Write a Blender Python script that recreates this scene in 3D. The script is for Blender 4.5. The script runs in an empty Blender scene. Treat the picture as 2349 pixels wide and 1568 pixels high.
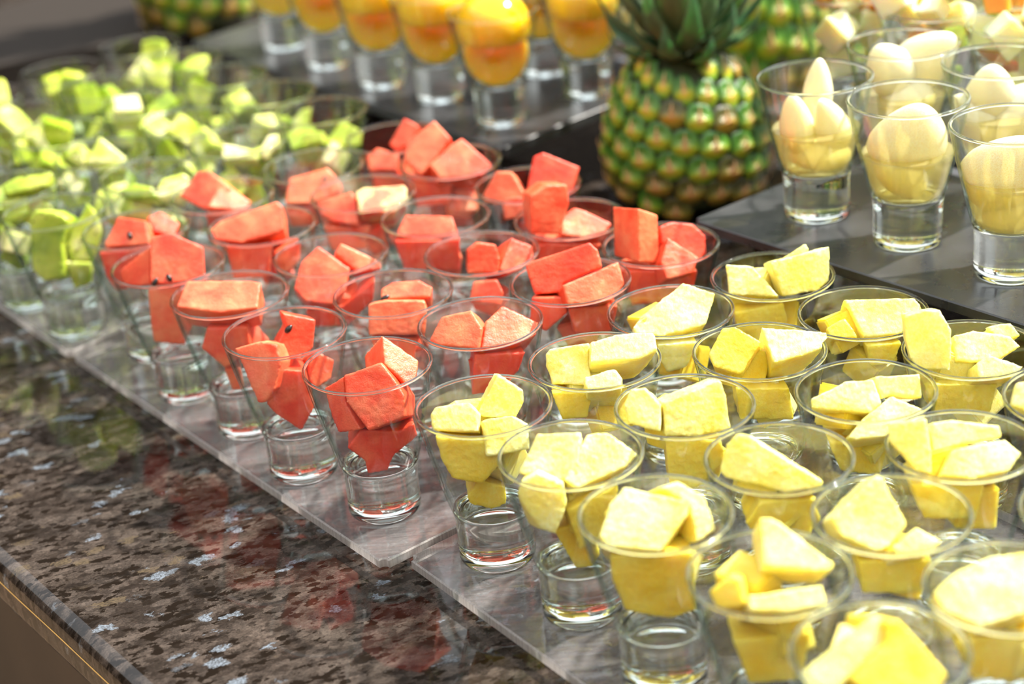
import bpy, bmesh, math, random
import numpy as np
from mathutils import Vector, Matrix, noise
R_ = math.radians
SC = bpy.context.scene
COL = SC.collection
rng = random.Random(7)

# ------------------------------------------------------------------ camera
CH = 0.55076                       # camera height above the tray tops
FPX = 4310.18
RIGHT = Vector((0.99572564, -0.03909747, -0.08367699))
UP = Vector((0.09236044, 0.42150459, 0.90211054))
FWD = Vector((0.0, 0.90598304, -0.42331399))
CAM = Vector((0, 0, CH))
cam = bpy.data.cameras.new('camera')
camo = bpy.data.objects.new('camera', cam)
COL.objects.link(camo)
M = Matrix.Identity(4)
for i in range(3):
    M[i][0], M[i][1], M[i][2], M[i][3] = RIGHT[i], UP[i], -FWD[i], CAM[i]
camo.matrix_world = M
cam.sensor_width = 36.0
cam.lens = FPX / 2349 * 36
cam.clip_start, cam.clip_end = 0.05, 200
cam.dof.use_dof = True
cam.dof.focus_distance = 1.055
cam.dof.aperture_fstop = 4.7
SC.camera = camo

# ------------------------------------------------------------------ world, sun, exposure
w = bpy.data.worlds.new('sky'); SC.world = w; w.use_nodes = True
nt = w.node_tree; nt.nodes.clear()
wo = nt.nodes.new('ShaderNodeOutputWorld'); bg = nt.nodes.new('ShaderNodeBackground')
tc = nt.nodes.new('ShaderNodeTexCoord'); sx = nt.nodes.new('ShaderNodeSeparateXYZ')
cr = nt.nodes.new('ShaderNodeValToRGB')
cr.color_ramp.elements[0].position = 0.0; cr.color_ramp.elements[0].color = (0.98, 0.94, 0.88, 1)
cr.color_ramp.elements[1].position = 1.0; cr.color_ramp.elements[1].color = (0.86, 0.93, 1.0, 1)
nt.links.new(tc.outputs['Generated'], sx.inputs[0]); nt.links.new(sx.outputs['Z'], cr.inputs[0])
nt.links.new(cr.outputs[0], bg.inputs[0]); nt.links.new(bg.outputs[0], wo.inputs[0])
bg.inputs[1].default_value = 1.45
sl = bpy.data.lights.new('sun', 'SUN'); sl.energy = 8.0; sl.angle = R_(2.0); sl.color = (1.0, 0.95, 0.86)
so = bpy.data.objects.new('sun', sl); COL.objects.link(so)
TOSUN = Vector((0.66, 0.26, 0.85)).normalized()
so.rotation_euler = TOSUN.to_track_quat('Z', 'Y').to_euler(); so.location = (2, 2, 3)
SC.view_settings.view_transform = 'Standard'; SC.view_settings.look = 'None'
SC.view_settings.gamma = 1.0; SC.view_settings.use_curve_mapping = False
SC.view_settings.exposure = 0.55
cy = SC.cycles
cy.max_bounces = 12; cy.diffuse_bounces = 3; cy.glossy_bounces = 4; cy.transmission_bounces = 10
cy.transparent_max_bounces = 80; cy.caustics_reflective = False; cy.caustics_refractive = True
cy.blur_glossy = 0.5; cy.sample_clamp_indirect = 4.0
cy.use_denoising = True
try: cy.denoiser = 'OPENIMAGEDENOISE'
except Exception: pass
cy.use_adaptive_sampling = True; cy.adaptive_threshold = 0.035

# ------------------------------------------------------------------ small helpers
def ray(u, v):
    return ((u - 1174.5) / FPX) * RIGHT - ((v - 784.0) / FPX) * UP + FWD
def at_z(u, v, z):                    # the point at height z seen at (u, v) of the photograph
    d = ray(u, v); return CAM + d * ((z - CAM.z) / d.z)
def at_y(u, v, y):
    d = ray(u, v); return CAM + d * (y / d.y)
def mesh_obj(name, verts, faces, mat=None, parent=None, smooth=False, loc=None):
    me = bpy.data.meshes.new(name); me.from_pydata([tuple(v) for v in verts], [], faces)
    if smooth:
        for p in me.polygons: p.use_smooth = True
    o = bpy.data.objects.new(name, me); COL.objects.link(o)
    for m in (mat if isinstance(mat, (list, tuple)) else [mat]):
        if m: me.materials.append(m)
    if parent: o.parent = parent
    if loc is not None: o.location = loc
    return o
def tag(o, label=None, cat=None, group=None, kind=None):
    if label: o['label'] = label
    if cat: o['category'] = cat
    if group: o['group'] = group
    if kind: o['kind'] = kind
    return o
def empty(name, loc, rz=0.0):
    o = bpy.data.objects.new(name, None); COL.objects.link(o); o.location = loc
    o.rotation_euler = (0, 0, rz); o.empty_display_size = 0.02; return o
def lathe(prof, n=64, closed=False):
    """profile [(r, z)...] -> verts, faces; r=0 points collapse to a pole"""
    vs, rings = [], []
    for r, z in prof:
        if r < 1e-7: rings.append([len(vs)]); vs.append((0, 0, z))
        else:
            rings.append(list(range(len(vs), len(vs) + n)))
            for i in range(n):
                a = 2 * math.pi * i / n; vs.append((r * math.cos(a), r * math.sin(a), z))
    fs = []
    pairs = list(zip(rings, rings[1:])) + ([(rings[-1], rings[0])] if closed else [])
    for A, B in pairs:
        for i in range(n):
            j = (i + 1) % n
            if len(A) == 1 and len(B) == 1: continue
            if len(A) == 1: fs.append((A[0], B[j], B[i]))
            elif len(B) == 1: fs.append((A[i], A[j], B[0]))
            else: fs.append((A[i], A[j], B[j], B[i]))
    return vs, fs
def box(name, x0, x1, y0, y1, z0, z1, mat, parent=None):
    vs = [(x, y, z) for z in (z0, z1) for x, y in ((x0, y0), (x1, y0), (x1, y1), (x0, y1))]
    fs = [(0, 3, 2, 1), (4, 5, 6, 7), (0, 1, 5, 4), (1, 2, 6, 5), (2, 3, 7, 6), (3, 0, 4, 7)]
    return mesh_obj(name, vs, fs, mat, parent)

# ------------------------------------------------------------------ materials
class NT:
    def __init__(s, name):
        s.m = bpy.data.materials.new(name); s.m.use_nodes = True; s.t = s.m.node_tree; s.t.nodes.clear()
        s.out = s.t.nodes.new('ShaderNodeOutputMaterial')
    def n(s, typ, **kw):
        nd = s.t.nodes.new(typ)
        for k, v in kw.items(): setattr(nd, k, v)
        return nd
    def l(s, a, b): s.t.links.new(a, b)
    def math(s, op, a, b=None, c=None):
        nd = s.n('ShaderNodeMath', operation=op)
        for i, x in enumerate((a, b, c)):
            if x is None: continue
            if isinstance(x, (int, float)): nd.inputs[i].default_value = x
            else: s.l(x, nd.inputs[i])
        return nd.outputs[0]
    def noise(s, vec, scale, detail=3, rough=0.55, dist=0.0):
        nd = s.n('ShaderNodeTexNoise'); nd.inputs['Scale'].default_value = scale
        nd.inputs['Detail'].default_value = detail; nd.inputs['Roughness'].default_value = rough
        nd.inputs['Distortion'].default_value = dist
        if vec is not None: s.l(vec, nd.inputs['Vector'])
        return nd
    def ramp(s, fac, stops, interp='LINEAR'):
        nd = s.n('ShaderNodeValToRGB'); cr = nd.color_ramp; cr.interpolation = interp
        while len(cr.elements) < len(stops): cr.elements.new(0.5)
        for e, (p, c) in zip(cr.elements, stops):
            e.position = p; e.color = (*c, 1) if len(c) == 3 else c
        s.l(fac, nd.inputs[0]); return nd.outputs[0]
    def mix(s, fac, a, b, mode='MIX'):
        nd = s.n('ShaderNodeMix', data_type='RGBA', blend_type=mode)
        for i, x in ((0, fac), (6, a), (7, b)):
            if isinstance(x, (int, float)): nd.inputs[i].default_value = x
            elif isinstance(x, tuple): nd.inputs[i].default_value = (*x, 1)
            else: s.l(x, nd.inputs[i])
        return nd.outputs[2]
    def coords(s, kind='Object', rand=True, scale=(1, 1, 1), rot=(0, 0, 0)):
        tc = s.n('ShaderNodeTexCoord'); mp = s.n('ShaderNodeMapping')
        mp.inputs['Scale'].default_value = scale; mp.inputs['Rotation'].default_value = rot
        v = tc.outputs[kind]
        if rand:
            oi = s.n('ShaderNodeObjectInfo'); k = s.n('ShaderNodeVectorMath', operation='SCALE')
            cx = s.n('ShaderNodeCombineXYZ'); r = oi.outputs['Random']
            s.l(r, cx.inputs[0]); s.l(s.math('MULTIPLY', r, 7.3), cx.inputs[1]); s.l(s.math('MULTIPLY', r, 3.1), cx.inputs[2])
            s.l(cx.outputs[0], k.inputs[0]); k.inputs['Scale'].default_value = 10
            ad = s.n('ShaderNodeVectorMath', operation='ADD'); s.l(v, ad.inputs[0]); s.l(k.outputs[0], ad.inputs[1]); v = ad.outputs[0]
            s.rand = r
        s.l(v, mp.inputs[0]); return mp.outputs[0]
    def pbsdf(s, base, rough=0.5, sss=0.0, radius=(1, .3, .1), sscale=0.005, spec=0.5, bump=None, bstr=0.3, bdist=0.001, coat=0.0, metal=0.0):
        p = s.n('ShaderNodeBsdfPrincipled')
        if isinstance(base, tuple): p.inputs['Base Color'].default_value = (*base, 1)
        else: s.l(base, p.inputs['Base Color'])
        if isinstance(rough, (int, float)): p.inputs['Roughness'].default_value = rough
        else: s.l(rough, p.inputs['Roughness'])
        p.inputs['Subsurface Weight'].default_value = sss
        p.inputs['Subsurface Radius'].default_value = radius
        p.inputs['Subsurface Scale'].default_value = sscale
        p.inputs['Specular IOR Level'].default_value = spec
        p.inputs['Coat Weight'].default_value = coat
        p.inputs['Metallic'].default_value = metal
        if bump is not None:
            b = s.n('ShaderNodeBump'); b.inputs['Strength'].default_value = bstr; b.inputs['Distance'].default_value = bdist
            s.l(bump, b.inputs['Height']); s.l(b.outputs[0], p.inputs['Normal'])
        s.p = p; return p.outputs[0]
    def done(s, sh): s.l(sh, s.out.inputs[0]); return s.m
    def facing(s):                       # |N.I|
        g = s.n('ShaderNodeNewGeometry'); d = s.n('ShaderNodeVectorMath', operation='DOT_PRODUCT')
        s.l(g.outputs['Normal'], d.inputs[0]); s.l(g.outputs['Incoming'], d.inputs[1])
        return s.math('ABSOLUTE', d.outputs['Value'])
    def schlick(s, c, f0=0.04, k=1.0):
        t = s.math('POWER', s.math('SUBTRACT', 1.0, c), 5.0)
        return s.math('MULTIPLY_ADD', t, k - f0, f0)

def mat_thin_glass():
    s = NT('thin_glass'); c = s.facing()
    f = s.schlick(c, 0.045, 0.75)
    tint = s.ramp(c, [(0.0, (.42, .54, .49)), (0.14, (.76, .85, .80)), (0.40, (.975, .985, .98)), (1.0, (.993, .997, .994))])
    tr = s.n('ShaderNodeBsdfTransparent'); s.l(tint, tr.inputs[0])
    gl = s.n('ShaderNodeBsdfGlossy'); gl.inputs['Roughness'].default_value = 0.03
    mx = s.n('ShaderNodeMixShader'); s.l(f, mx.inputs[0]); s.l(tr.outputs[0], mx.inputs[1]); s.l(gl.outputs[0], mx.inputs[2])
    return s.done(mx.outputs[0])
def mat_glass():
    s = NT('solid_glass'); g = s.n('ShaderNodeBsdfGlass'); g.inputs['Color'].default_value = (.96, .985, .975, 1)
    g.inputs['Roughness'].default_value = 0.0; g.inputs['IOR'].default_value = 1.5
    return s.done(g.outputs[0])
def mat_acrylic():
    s = NT('clear_acrylic'); c = s.facing(); f = s.schlick(c, 0.045, 0.8)
    v = s.coords('Object', False)
    sc = s.noise(v, 900, 2); wv = s.noise(s.coords('Object', False, (40, 2600, 40), (0, 0, .6)), 1.0, 2)
    tr = s.n('ShaderNodeBsdfTransparent'); tr.inputs[0].default_value = (.93, .92, .925, 1)
    df = s.n('ShaderNodeBsdfDiffuse'); df.inputs[0].default_value = (.72, .68, .68, 1)
    m0 = s.n('ShaderNodeMixShader'); s.l(s.ramp(wv.outputs['Fac'], [(.45, (.06,) * 3), (.75, (.14,) * 3)]), m0.inputs[0])
    s.l(tr.outputs[0], m0.inputs[1]); s.l(df.outputs[0], m0.inputs[2])
    gl = s.n('ShaderNodeBsdfGlossy'); gl.inputs['Roughness'].default_value = 0.045
    mx = s.n('ShaderNodeMixShader'); s.l(f, mx.inputs[0]); s.l(m0.outputs[0], mx.inputs[1]); s.l(gl.outputs[0], mx.inputs[2])
    return s.done(mx.outputs[0])
def mat_acrylic_edge():
    s = NT('frosted_acrylic_edge')
    lines = s.noise(s.coords('Object', False, (900, 900, 3)), 1.0, 2)
    col = s.ramp(lines.outputs['Fac'], [(.3, (.42, .39, .37)), (.7, (.66, .62, .60))])
    d = s.n('ShaderNodeBsdfDiffuse'); s.l(col, d.inputs[0])
    t = s.n('ShaderNodeBsdfTranslucent'); s.l(col, t.inputs[0])
    m0 = s.n('ShaderNodeMixShader'); m0.inputs[0].default_value = .35; s.l(d.outputs[0], m0.inputs[1]); s.l(t.outputs[0], m0.inputs[2])
    tr = s.n('ShaderNodeBsdfTransparent'); m1 = s.n('ShaderNodeMixShader'); m1.inputs[0].default_value = .25
    s.l(m0.outputs[0], m1.inputs[1]); s.l(tr.outputs[0], m1.inputs[2])
    return s.done(m1.outputs[0])
def mat_granite():
    s = NT('polished_brown_granite')
    r0 = s.coords('Object', False, (1, 1, 1), (0, 0, R_(-20)))
    mp = s.n('ShaderNodeMapping'); mp.inputs['Scale'].default_value = (1.0, 1.75, 1.0); s.l(r0, mp.inputs[0]); V = mp.outputs[0]
    def cells(scale, seed, warp=1.0, ws=1.6):
        wn = s.noise(V, scale * ws, 5, .68); ad = s.n('ShaderNodeVectorMath', operation='MULTIPLY_ADD')
        s.l(wn.outputs['Color'], ad.inputs[0]); ad.inputs[1].default_value = (warp * 1.5 / scale,) * 3; s.l(V, ad.inputs[2])
        ad2 = s.n('ShaderNodeVectorMath', operation='ADD'); s.l(ad.outputs[0], ad2.inputs[0]); ad2.inputs[1].default_value = (seed, seed * .7, seed * .3)
        vo = s.n('ShaderNodeTexVoronoi'); vo.inputs['Scale'].default_value = scale
        s.l(ad2.outputs[0], vo.inputs['Vector']); sp = s.n('ShaderNodeSeparateColor'); s.l(vo.outputs['Color'], sp.inputs[0]); return sp
    a = cells(72, 0.0)
    base = s.ramp(a.outputs[0], [(0, (.014, .011, .009)), (.3, (.030, .023, .019)), (.55, (.052, .041, .035)), (.8, (.072, .060, .053)), (1, (.100, .081, .069))])
    a2 = cells(135, 5.3)
    base = s.mix(.5, base, s.ramp(a2.outputs[0], [(0, (.012, .009, .007)), (.5, (.048, .038, .032)), (1, (.125, .102, .088))]))
    fine = s.noise(V, 520, 5, .8)
    base = s.mix(.85, base, s.ramp(fine.outputs['Fac'], [(.32, (.30, .30, .30)), (.5, (1, 1, 1)), (.68, (1.9, 1.85, 1.8))]), 'MULTIPLY')
    big = s.noise(V, 9, 3, .5)
    base = s.mix(1.0, base, s.ramp(big.outputs['Fac'], [(.3, (.48, .47, .46)), (.7, (.92, .88, .84))]), 'MULTIPLY')
    b = cells(170, 3.1)
    base = s.mix(s.ramp(b.outputs[0], [(.78, (0, 0, 0)), (.82, (1, 1, 1))]), base, (.009, .006, .004))
    c = cells(100, 9.7, 1.3); tw = s.noise(V, 700, 5, .8)
    silver = s.mix(s.ramp(tw.outputs['Fac'], [(.44, (0, 0, 0)), (.58, (1, 1, 1))]), (.050, .052, .055), (.20, .235, .28))
    base = s.mix(s.ramp(c.outputs[1], [(.962, (0, 0, 0)), (.975, (.9, .9, .9))]), base, silver)
    base = s.mix(s.ramp(c.outputs[2], [(.975, (0, 0, 0)), (.985, (.7, .7, .7))]), base, s.mix(s.ramp(tw.outputs['Fac'], [(.4, (0, 0, 0)), (.6, (1, 1, 1))]), (.045, .036, .028), (.13, .095, .055)))
    return s.done(s.pbsdf(base, 0.04, spec=0.5))
def mat_slate():
    s = NT('dark_slate'); v = s.coords('Object', False)
    n = s.noise(v, 26, 5, .6); n2 = s.noise(v, 700, 2); sp = s.noise(v, 240, 3, .8)
    base = s.mix(s.ramp(n.outputs['Fac'], [(.3, (0, 0, 0)), (.7, (1, 1, 1))]), (.020, .021, .023), (.050, .050, .052))
    base = s.mix(s.ramp(sp.outputs['Fac'], [(.70, (0, 0, 0)), (.76, (.6, .6, .6))]), base, (.20, .20, .20))
    return s.done(s.pbsdf(base, s.ramp(n.outputs['Fac'], [(.3, (.24,) * 3), (.7, (.36,) * 3)]), spec=.5, bump=n2.outputs['Fac'], bstr=.12, bdist=.0006))
def mat_simple(name, col, rough=.5, **kw):
    s = NT(name); return s.done(s.pbsdf(col, rough, **kw))
def mat_watermelon(name='watermelon_flesh', hi=(.98, .255, .115), lo=(.88, .085, .030), pale=None):
    s = NT(name); v = s.coords('Object', True)
    n = s.noise(v, 62, 3, .5, .4); f = s.noise(v, 900, 3, .7); st = s.noise(s.coords('Object', True, (1, 1, .25)), 260, 2)
    a = s.math('ADD', s.math('MULTIPLY', n.outputs['Fac'], .8), s.math('MULTIPLY', s.rand, .2))
    base = s.ramp(a, [(.36, lo), (.50, tuple(.5 * (x + y) for x, y in zip(hi, lo))), (.62, hi), (.85, (.98, .40, .18))])
    if pale:
        base = s.mix(s.ramp(n.outputs['Fac'], [(.44, (0, 0, 0)), (.56, (1, 1, 1))]), base, pale)
    base = s.mix(.35, base, s.ramp(f.outputs['Fac'], [(.3, (.75, .62, .6)), (.7, (1.15, 1.3, 1.3))]), 'MULTIPLY')
    bmp = s.math('ADD', f.outputs['Fac'], s.math('MULTIPLY', st.outputs['Fac'], .2))
    return s.done(s.pbsdf(base, .33, .5, (1, .32, .2), .005, .55, bmp, .6, .0006))
def mat_pineapple(name='pineapple_flesh', lo=(.96, .78, .12), hi=(.985, .93, .50)):
    s = NT(name)
    v = s.coords('Object', True, (1, 1, 1)); vf = s.coords('Object', True, (1.0, .16, 1.0), (.3, .2, .5))
    n = s.noise(v, 55, 3, .5, .3); f = s.noise(vf, 620, 3, .6, .3); g = s.noise(v, 950, 2)
    a = s.math('ADD', s.math('MULTIPLY', n.outputs['Fac'], .65), s.math('MULTIPLY', f.outputs['Fac'], .35))
    base = s.ramp(a, [(.36, lo), (.55, tuple(.5 * (x + y) for x, y in zip(hi, lo))), (.68, hi)])
    bmp = s.math('ADD', s.math('MULTIPLY', f.outputs['Fac'], 1.2), s.math('MULTIPLY', g.outputs['Fac'], .3))
    return s.done(s.pbsdf(base, .40, .6, (1, .72, .16), .008, .45, bmp, .5, .0006))
def mat_kiwi():
    s = NT('kiwi_flesh'); v = s.coords('Object', True)
    n = s.noise(v, 48, 2, .5); st = s.noise(s.coords('Object', True, (1, 1, .2)), 300, 2)
    a = s.math('ADD', s.math('MULTIPLY', n.outputs['Fac'], .7), s.math('MULTIPLY', s.rand, .3))
    base = s.ramp(a, [(.28, (.19, .30, .015)), (.42, (.38, .47, .035)), (.56, (.60, .65, .11)), (.70, (.92, .86, .50))])
    vo = s.n('ShaderNodeTexVoronoi'); vo.inputs['Scale'].default_value = 190; s.l(v, vo.inputs['Vector'])
    sd = s.math('MULTIPLY', s.ramp(vo.outputs['Distance'], [(.16, (1, 1, 1)), (.22, (0, 0, 0))]), s.ramp(n.outputs['Fac'], [(.50, (0, 0, 0)), (.56, (1, 1, 1))]))
    base = s.mix(sd, base, (.012, .009, .006))
    return s.done(s.pbsdf(base, .28, .5, (.5, 1, .15), .005, .5, st.outputs['Fac'], .3, .0006))
def mat_peach(name, lo, hi):
    s = NT(name); v = s.coords('Object', True); n = s.noise(v, 30, 2, .5)
    base = s.ramp(n.outputs['Fac'], [(.35, lo), (.65, hi)])
    return s.done(s.pbsdf(base, .12, .8, (1, .55, .10), .016, .6))
def mat_pear():
    s = NT('pear_flesh'); v = s.coords('Object', True); n = s.noise(v, 40, 3, .5); f = s.noise(v, 1100, 2)
    base = s.ramp(n.outputs['Fac'], [(.35, (.93, .80, .42)), (.6, (.96, .90, .62))])
    return s.done(s.pbsdf(base, .22, .6, (1, .85, .4), .008, .5, f.outputs['Fac'], .12, .0005))
def mat_syrup():
    s = NT('pear_syrup'); c = s.facing(); f = s.schlick(c, .02, .5)
    tr = s.n('ShaderNodeBsdfTransparent'); tr.inputs[0].default_value = (.98, .93, .62, 1)
    d = s.n('ShaderNodeBsdfDiffuse'); d.inputs[0].default_value = (.99, .88, .40, 1)
    tl = s.n('ShaderNodeBsdfTranslucent'); tl.inputs[0].default_value = (.98, .88, .44, 1)
    a = s.n('ShaderNodeMixShader'); a.inputs[0].default_value = .5; s.l(d.outputs[0], a.inputs[1]); s.l(tl.outputs[0], a.inputs[2])
    m = s.n('ShaderNodeMixShader'); m.inputs[0].default_value = .30; s.l(tr.outputs[0], m.inputs[1]); s.l(a.outputs[0], m.inputs[2])
    gl = s.n('ShaderNodeBsdfGlossy'); gl.inputs['Roughness'].default_value = .03
    mx = s.n('ShaderNodeMixShader'); s.l(f, mx.inputs[0]); s.l(m.outputs[0], mx.inputs[1]); s.l(gl.outputs[0], mx.inputs[2])
    return s.done(mx.outputs[0])
def mat_vcol(name, rough=.3, **kw):
    s = NT(name); a = s.n('ShaderNodeAttribute', attribute_name='Col'); v = s.coords('Object', True)
    n = s.noise(v, 420, 3, .6)
    base = s.mix(.8, a.outputs['Color'], s.ramp(n.outputs['Fac'], [(.3, (.62, .62, .6)), (.7, (1.35, 1.3, 1.25))]), 'MULTIPLY')
    return s.done(s.pbsdf(base, rough, bump=n.outputs['Fac'], bstr=.25, bdist=.0008, **kw))
def mat_leaf():
    s = NT('crown_leaf'); a = s.n('ShaderNodeAttribute', attribute_name='Col')
    n = s.noise(s.coords('Object', True, (1, 1, .15)), 160, 3)
    base = s.mix(.7, a.outputs['Color'], s.ramp(n.outputs['Fac'], [(.3, (.7, .7, .7)), (.7, (1.3, 1.3, 1.3))]), 'MULTIPLY')
    return s.done(s.pbsdf(base, .42, .1, (.3, 1, .3), .003, .4))
def mat_wood():
    s = NT('dark_wood'); n = s.noise(s.coords('Object', False, (1, 1, .15)), 8, 4)
    return s.done(s.pbsdf(s.ramp(n.outputs['Fac'], [(.3, (.030, .021, .014)), (.7, (.060, .042, .029))]), .5))
def mat_floor():
    s = NT('brown_floor'); n = s.noise(s.coords('Object', False), 3, 4)
    return s.done(s.pbsdf(s.ramp(n.outputs['Fac'], [(.3, (.33, .22, .14)), (.7, (.40, .28, .18))]), .5))

THIN, GLASS = mat_thin_glass(), mat_glass()
ACR, ACRE = mat_acrylic(), mat_acrylic_edge()
GRAN, SLATE = mat_granite(), mat_slate()
WM = mat_watermelon()
WM2 = mat_watermelon('watermelon_flesh_deep', (.96, .17, .075), (.85, .055, .022))
WMP = mat_watermelon('watermelon_flesh_pale', (.97, .30, .17), (.95, .16, .09), pale=(.90, .66, .30))
PA = mat_pineapple()
PA2 = mat_pineapple('pineapple_flesh_golden', (.95, .64, .030), (.97, .82, .17))
KW = mat_kiwi()
PE1 = mat_peach('peach_flesh', (.99, .47, .003), (1.0, .70, .010))
PE2 = mat_peach('peach_flesh_yellow', (.96, .56, .012), (.99, .72, .06))
PR = mat_pear(); SYR = mat_syrup()
ORG = mat_peach('papaya_flesh', (.93, .30, .03), (.97, .48, .10))
MEL = mat_peach('melon_flesh', (.80, .82, .36), (.93, .90, .60))
EYE = mat_vcol('pineapple_rind', .30, spec=.6); CORE = mat_simple('pineapple_core', (.030, .040, .008), .6)
LEAF = mat_leaf(); SEED = mat_simple('black_seed', (.012, .007, .005), .3)
WOOD, FLOOR = mat_wood(), mat_floor()

# ------------------------------------------------------------------ the setting
GZ = -0.0105                          # granite top; tray tops are z = 0
box('floor', -8, 9, -4, 7.0, -0.95, -0.92, FLOOR)['kind'] = 'structure'
# wall_back with high windows
def wall_back():
    y0, y1, zt = 5.6, 5.8, 4.6
    xs = [-8.0, -5.4, -4.4, -2.9, -2.1, -0.40, 0.85, 1.15, 3.1, 3.4, 5.6, 9.0]
    op = {1, 3, 5, 7, 9}
    ZR = {7: (.9, 3.9), 9: (.9, 3.9)}; zb0, zw0 = 2.62, 3.40
    vs, fs = [], []
    def bx(x0, x1, z0, z1):
        b = len(vs)
        for z in (z0, z1):
            for x, y in ((x0, y0), (x1, y0), (x1, y1), (x0, y1)): vs.append((x, y, z))
        fs.extend([tuple(b + i for i in f) for f in ((0, 3, 2, 1), (4, 5, 6, 7), (0, 1, 5, 4), (1, 2, 6, 5), (2, 3, 7, 6), (3, 0, 4, 7))])
    for i in range(len(xs) - 1):
        if i not in op: bx(xs[i], xs[i + 1], -.92, zt)
        else:
            zb, zw = ZR.get(i, (zb0, zw0)); bx(xs[i], xs[i + 1], -.92, zb); bx(xs[i], xs[i + 1], zw, zt)
    mesh_obj('wall_back', vs, fs, WOOD)['kind'] = 'structure'
    k = 1
    for i in sorted(op):
        zb, zw = ZR.get(i, (zb0, zw0)); x0, x1 = xs[i], xs[i + 1]; vs.clear(); fs.clear(); t = .035
        y0b, y1b = 5.66, 5.72
        for a, b_, c, d in ((x0, x0 + t, zb, zw), (x1 - t, x1, zb, zw), (x0 + t, x1 - t, zb, zb + t), (x0 + t, x1 - t, zw - t, zw), ((x0 + x1) / 2 - .02, (x0 + x1) / 2 + .02, zb + t, zw - t)):
            b = len(vs)
            for z in (c, d):
                for x, y in ((a, y0b), (b_, y0b), (b_, y1b), (a, y1b)): vs.append((x, y, z))
            fs.extend([tuple(b + j for j in f) for f in ((0, 3, 2, 1), (4, 5, 6, 7), (0, 1, 5, 4), (1, 2, 6, 5), (2, 3, 7, 6), (3, 0, 4, 7))])
        mesh_obj('window_%d' % k, vs, fs, WOOD)['kind'] = 'structure'; k += 1
wall_back()
box('wall_left', -5.2, -5.0, -2.6, 5.6, -.92, 3.6, WOOD)['kind'] = 'structure'
box('wall_front_fill', -5.0, 5.0, -2.8, -2.6, -.92, 3.4, mat_simple('tan_bounce', (.34, .29, .23), .8))['kind'] = 'structure'  # unseen wall added behind the camera to shape the frontal fill light

def counter():
    """granite slab with a full bullnose along its left edge; edge runs along e"""
    p0 = at_z(0, 1330, -0.0255); p1 = at_z(255, 1568, -0.0255)
    e = (p0 - p1).normalized(); e.z = 0; e.normalize()
    nrm = Vector((-e.y, e.x, 0))               # to the left of e
    if nrm.x > 0: nrm = -nrm
    # local frame: s along e, t inward
    root = empty('granite_counter', (p0.x, p0.y, 0)); tag(root, 'polished dark brown granite counter with rounded edge under every tray', 'counter')
    T = 0.040; r1, r2 = 0.009, 0.013; prof = [(2.9, 0.0)]
    for k in range(9):
        a = math.pi / 2 * k / 8; prof.append((r1 - r1 * math.sin(a), -r1 + r1 * math.cos(a)))
    for k in range(9):
        a = math.pi / 2 * k / 8; prof.append((r2 - r2 * math.cos(a), -T + r2 - r2 * math.sin(a)))
    prof.append((2.9, -T))
    inv = -nrm; L0, L1 = -1.2, 3.0
    vs, fs = [], []
    for sl_ in (L0, L1):
        for t_, z_ in prof:
            q = e * sl_ + inv * (t_ - 0.0006); vs.append((q.x, q.y, GZ + z_))
    n = len(prof)
    for i in range(n):
        j = (i + 1) % n; fs.append((i, j, n + j, n + i))
    fs.append(tuple(range(n))[::-1]); fs.append(tuple(range(n, 2 * n)))
    o = mesh_obj('slab', vs, fs, GRAN, root)
    for p in o.data.polygons[1:n - 2]: p.use_smooth = True
    bm = bmesh.new(); bm.from_mesh(o.data); bmesh.ops.recalc_face_normals(bm, faces=bm.faces); bm.to_mesh(o.data); bm.free()
    # golden highlight of the polished edge, painted as a thin raised strip
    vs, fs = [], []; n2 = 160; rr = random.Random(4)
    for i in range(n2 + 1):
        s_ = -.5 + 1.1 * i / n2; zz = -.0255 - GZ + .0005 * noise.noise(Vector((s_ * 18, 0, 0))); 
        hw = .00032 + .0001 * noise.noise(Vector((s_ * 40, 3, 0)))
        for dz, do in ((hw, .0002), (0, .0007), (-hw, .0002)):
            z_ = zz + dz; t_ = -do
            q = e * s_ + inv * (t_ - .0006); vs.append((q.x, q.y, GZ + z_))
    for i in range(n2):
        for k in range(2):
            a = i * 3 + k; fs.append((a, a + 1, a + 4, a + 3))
    sm = mesh_obj('edge_highlight', vs, fs, mat_simple('painted_highlight', (.85, .52, .16), .25), root, True)
    sm['label'] = 'thin painted golden highlight along the rounded edge'
    # wooden cabinet body beneath
    vs = []
    for z in (-.92, GZ - T - .0005):
        for s_, t_ in ((-1.1, .10), (2.9, .10), (2.9, 2.8), (-1.1, 2.8)):
            q = e * s_ + inv * t_; vs.append((q.x, q.y, z))
    mesh_obj('cabinet_body', vs, [(0, 3, 2, 1), (4, 5, 6, 7), (0, 1, 5, 4), (1, 2, 6, 5), (2, 3, 7, 6), (3, 0, 4, 7)], WOOD, root)
counter()
# dark flat ring on the floor below the counter edge
c = at_z(130, 1580, -0.918)
vs, fs = lathe([(.20, 0.0), (.20, .002), (.225, .002), (.225, 0.0)], 72, True)
tag(mesh_obj('floor_ring_1', vs, fs, mat_simple('dark_ring', (.17, .11, .065), .5), None, loc=(c.x, c.y, -.92)), kind='structure')

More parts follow.
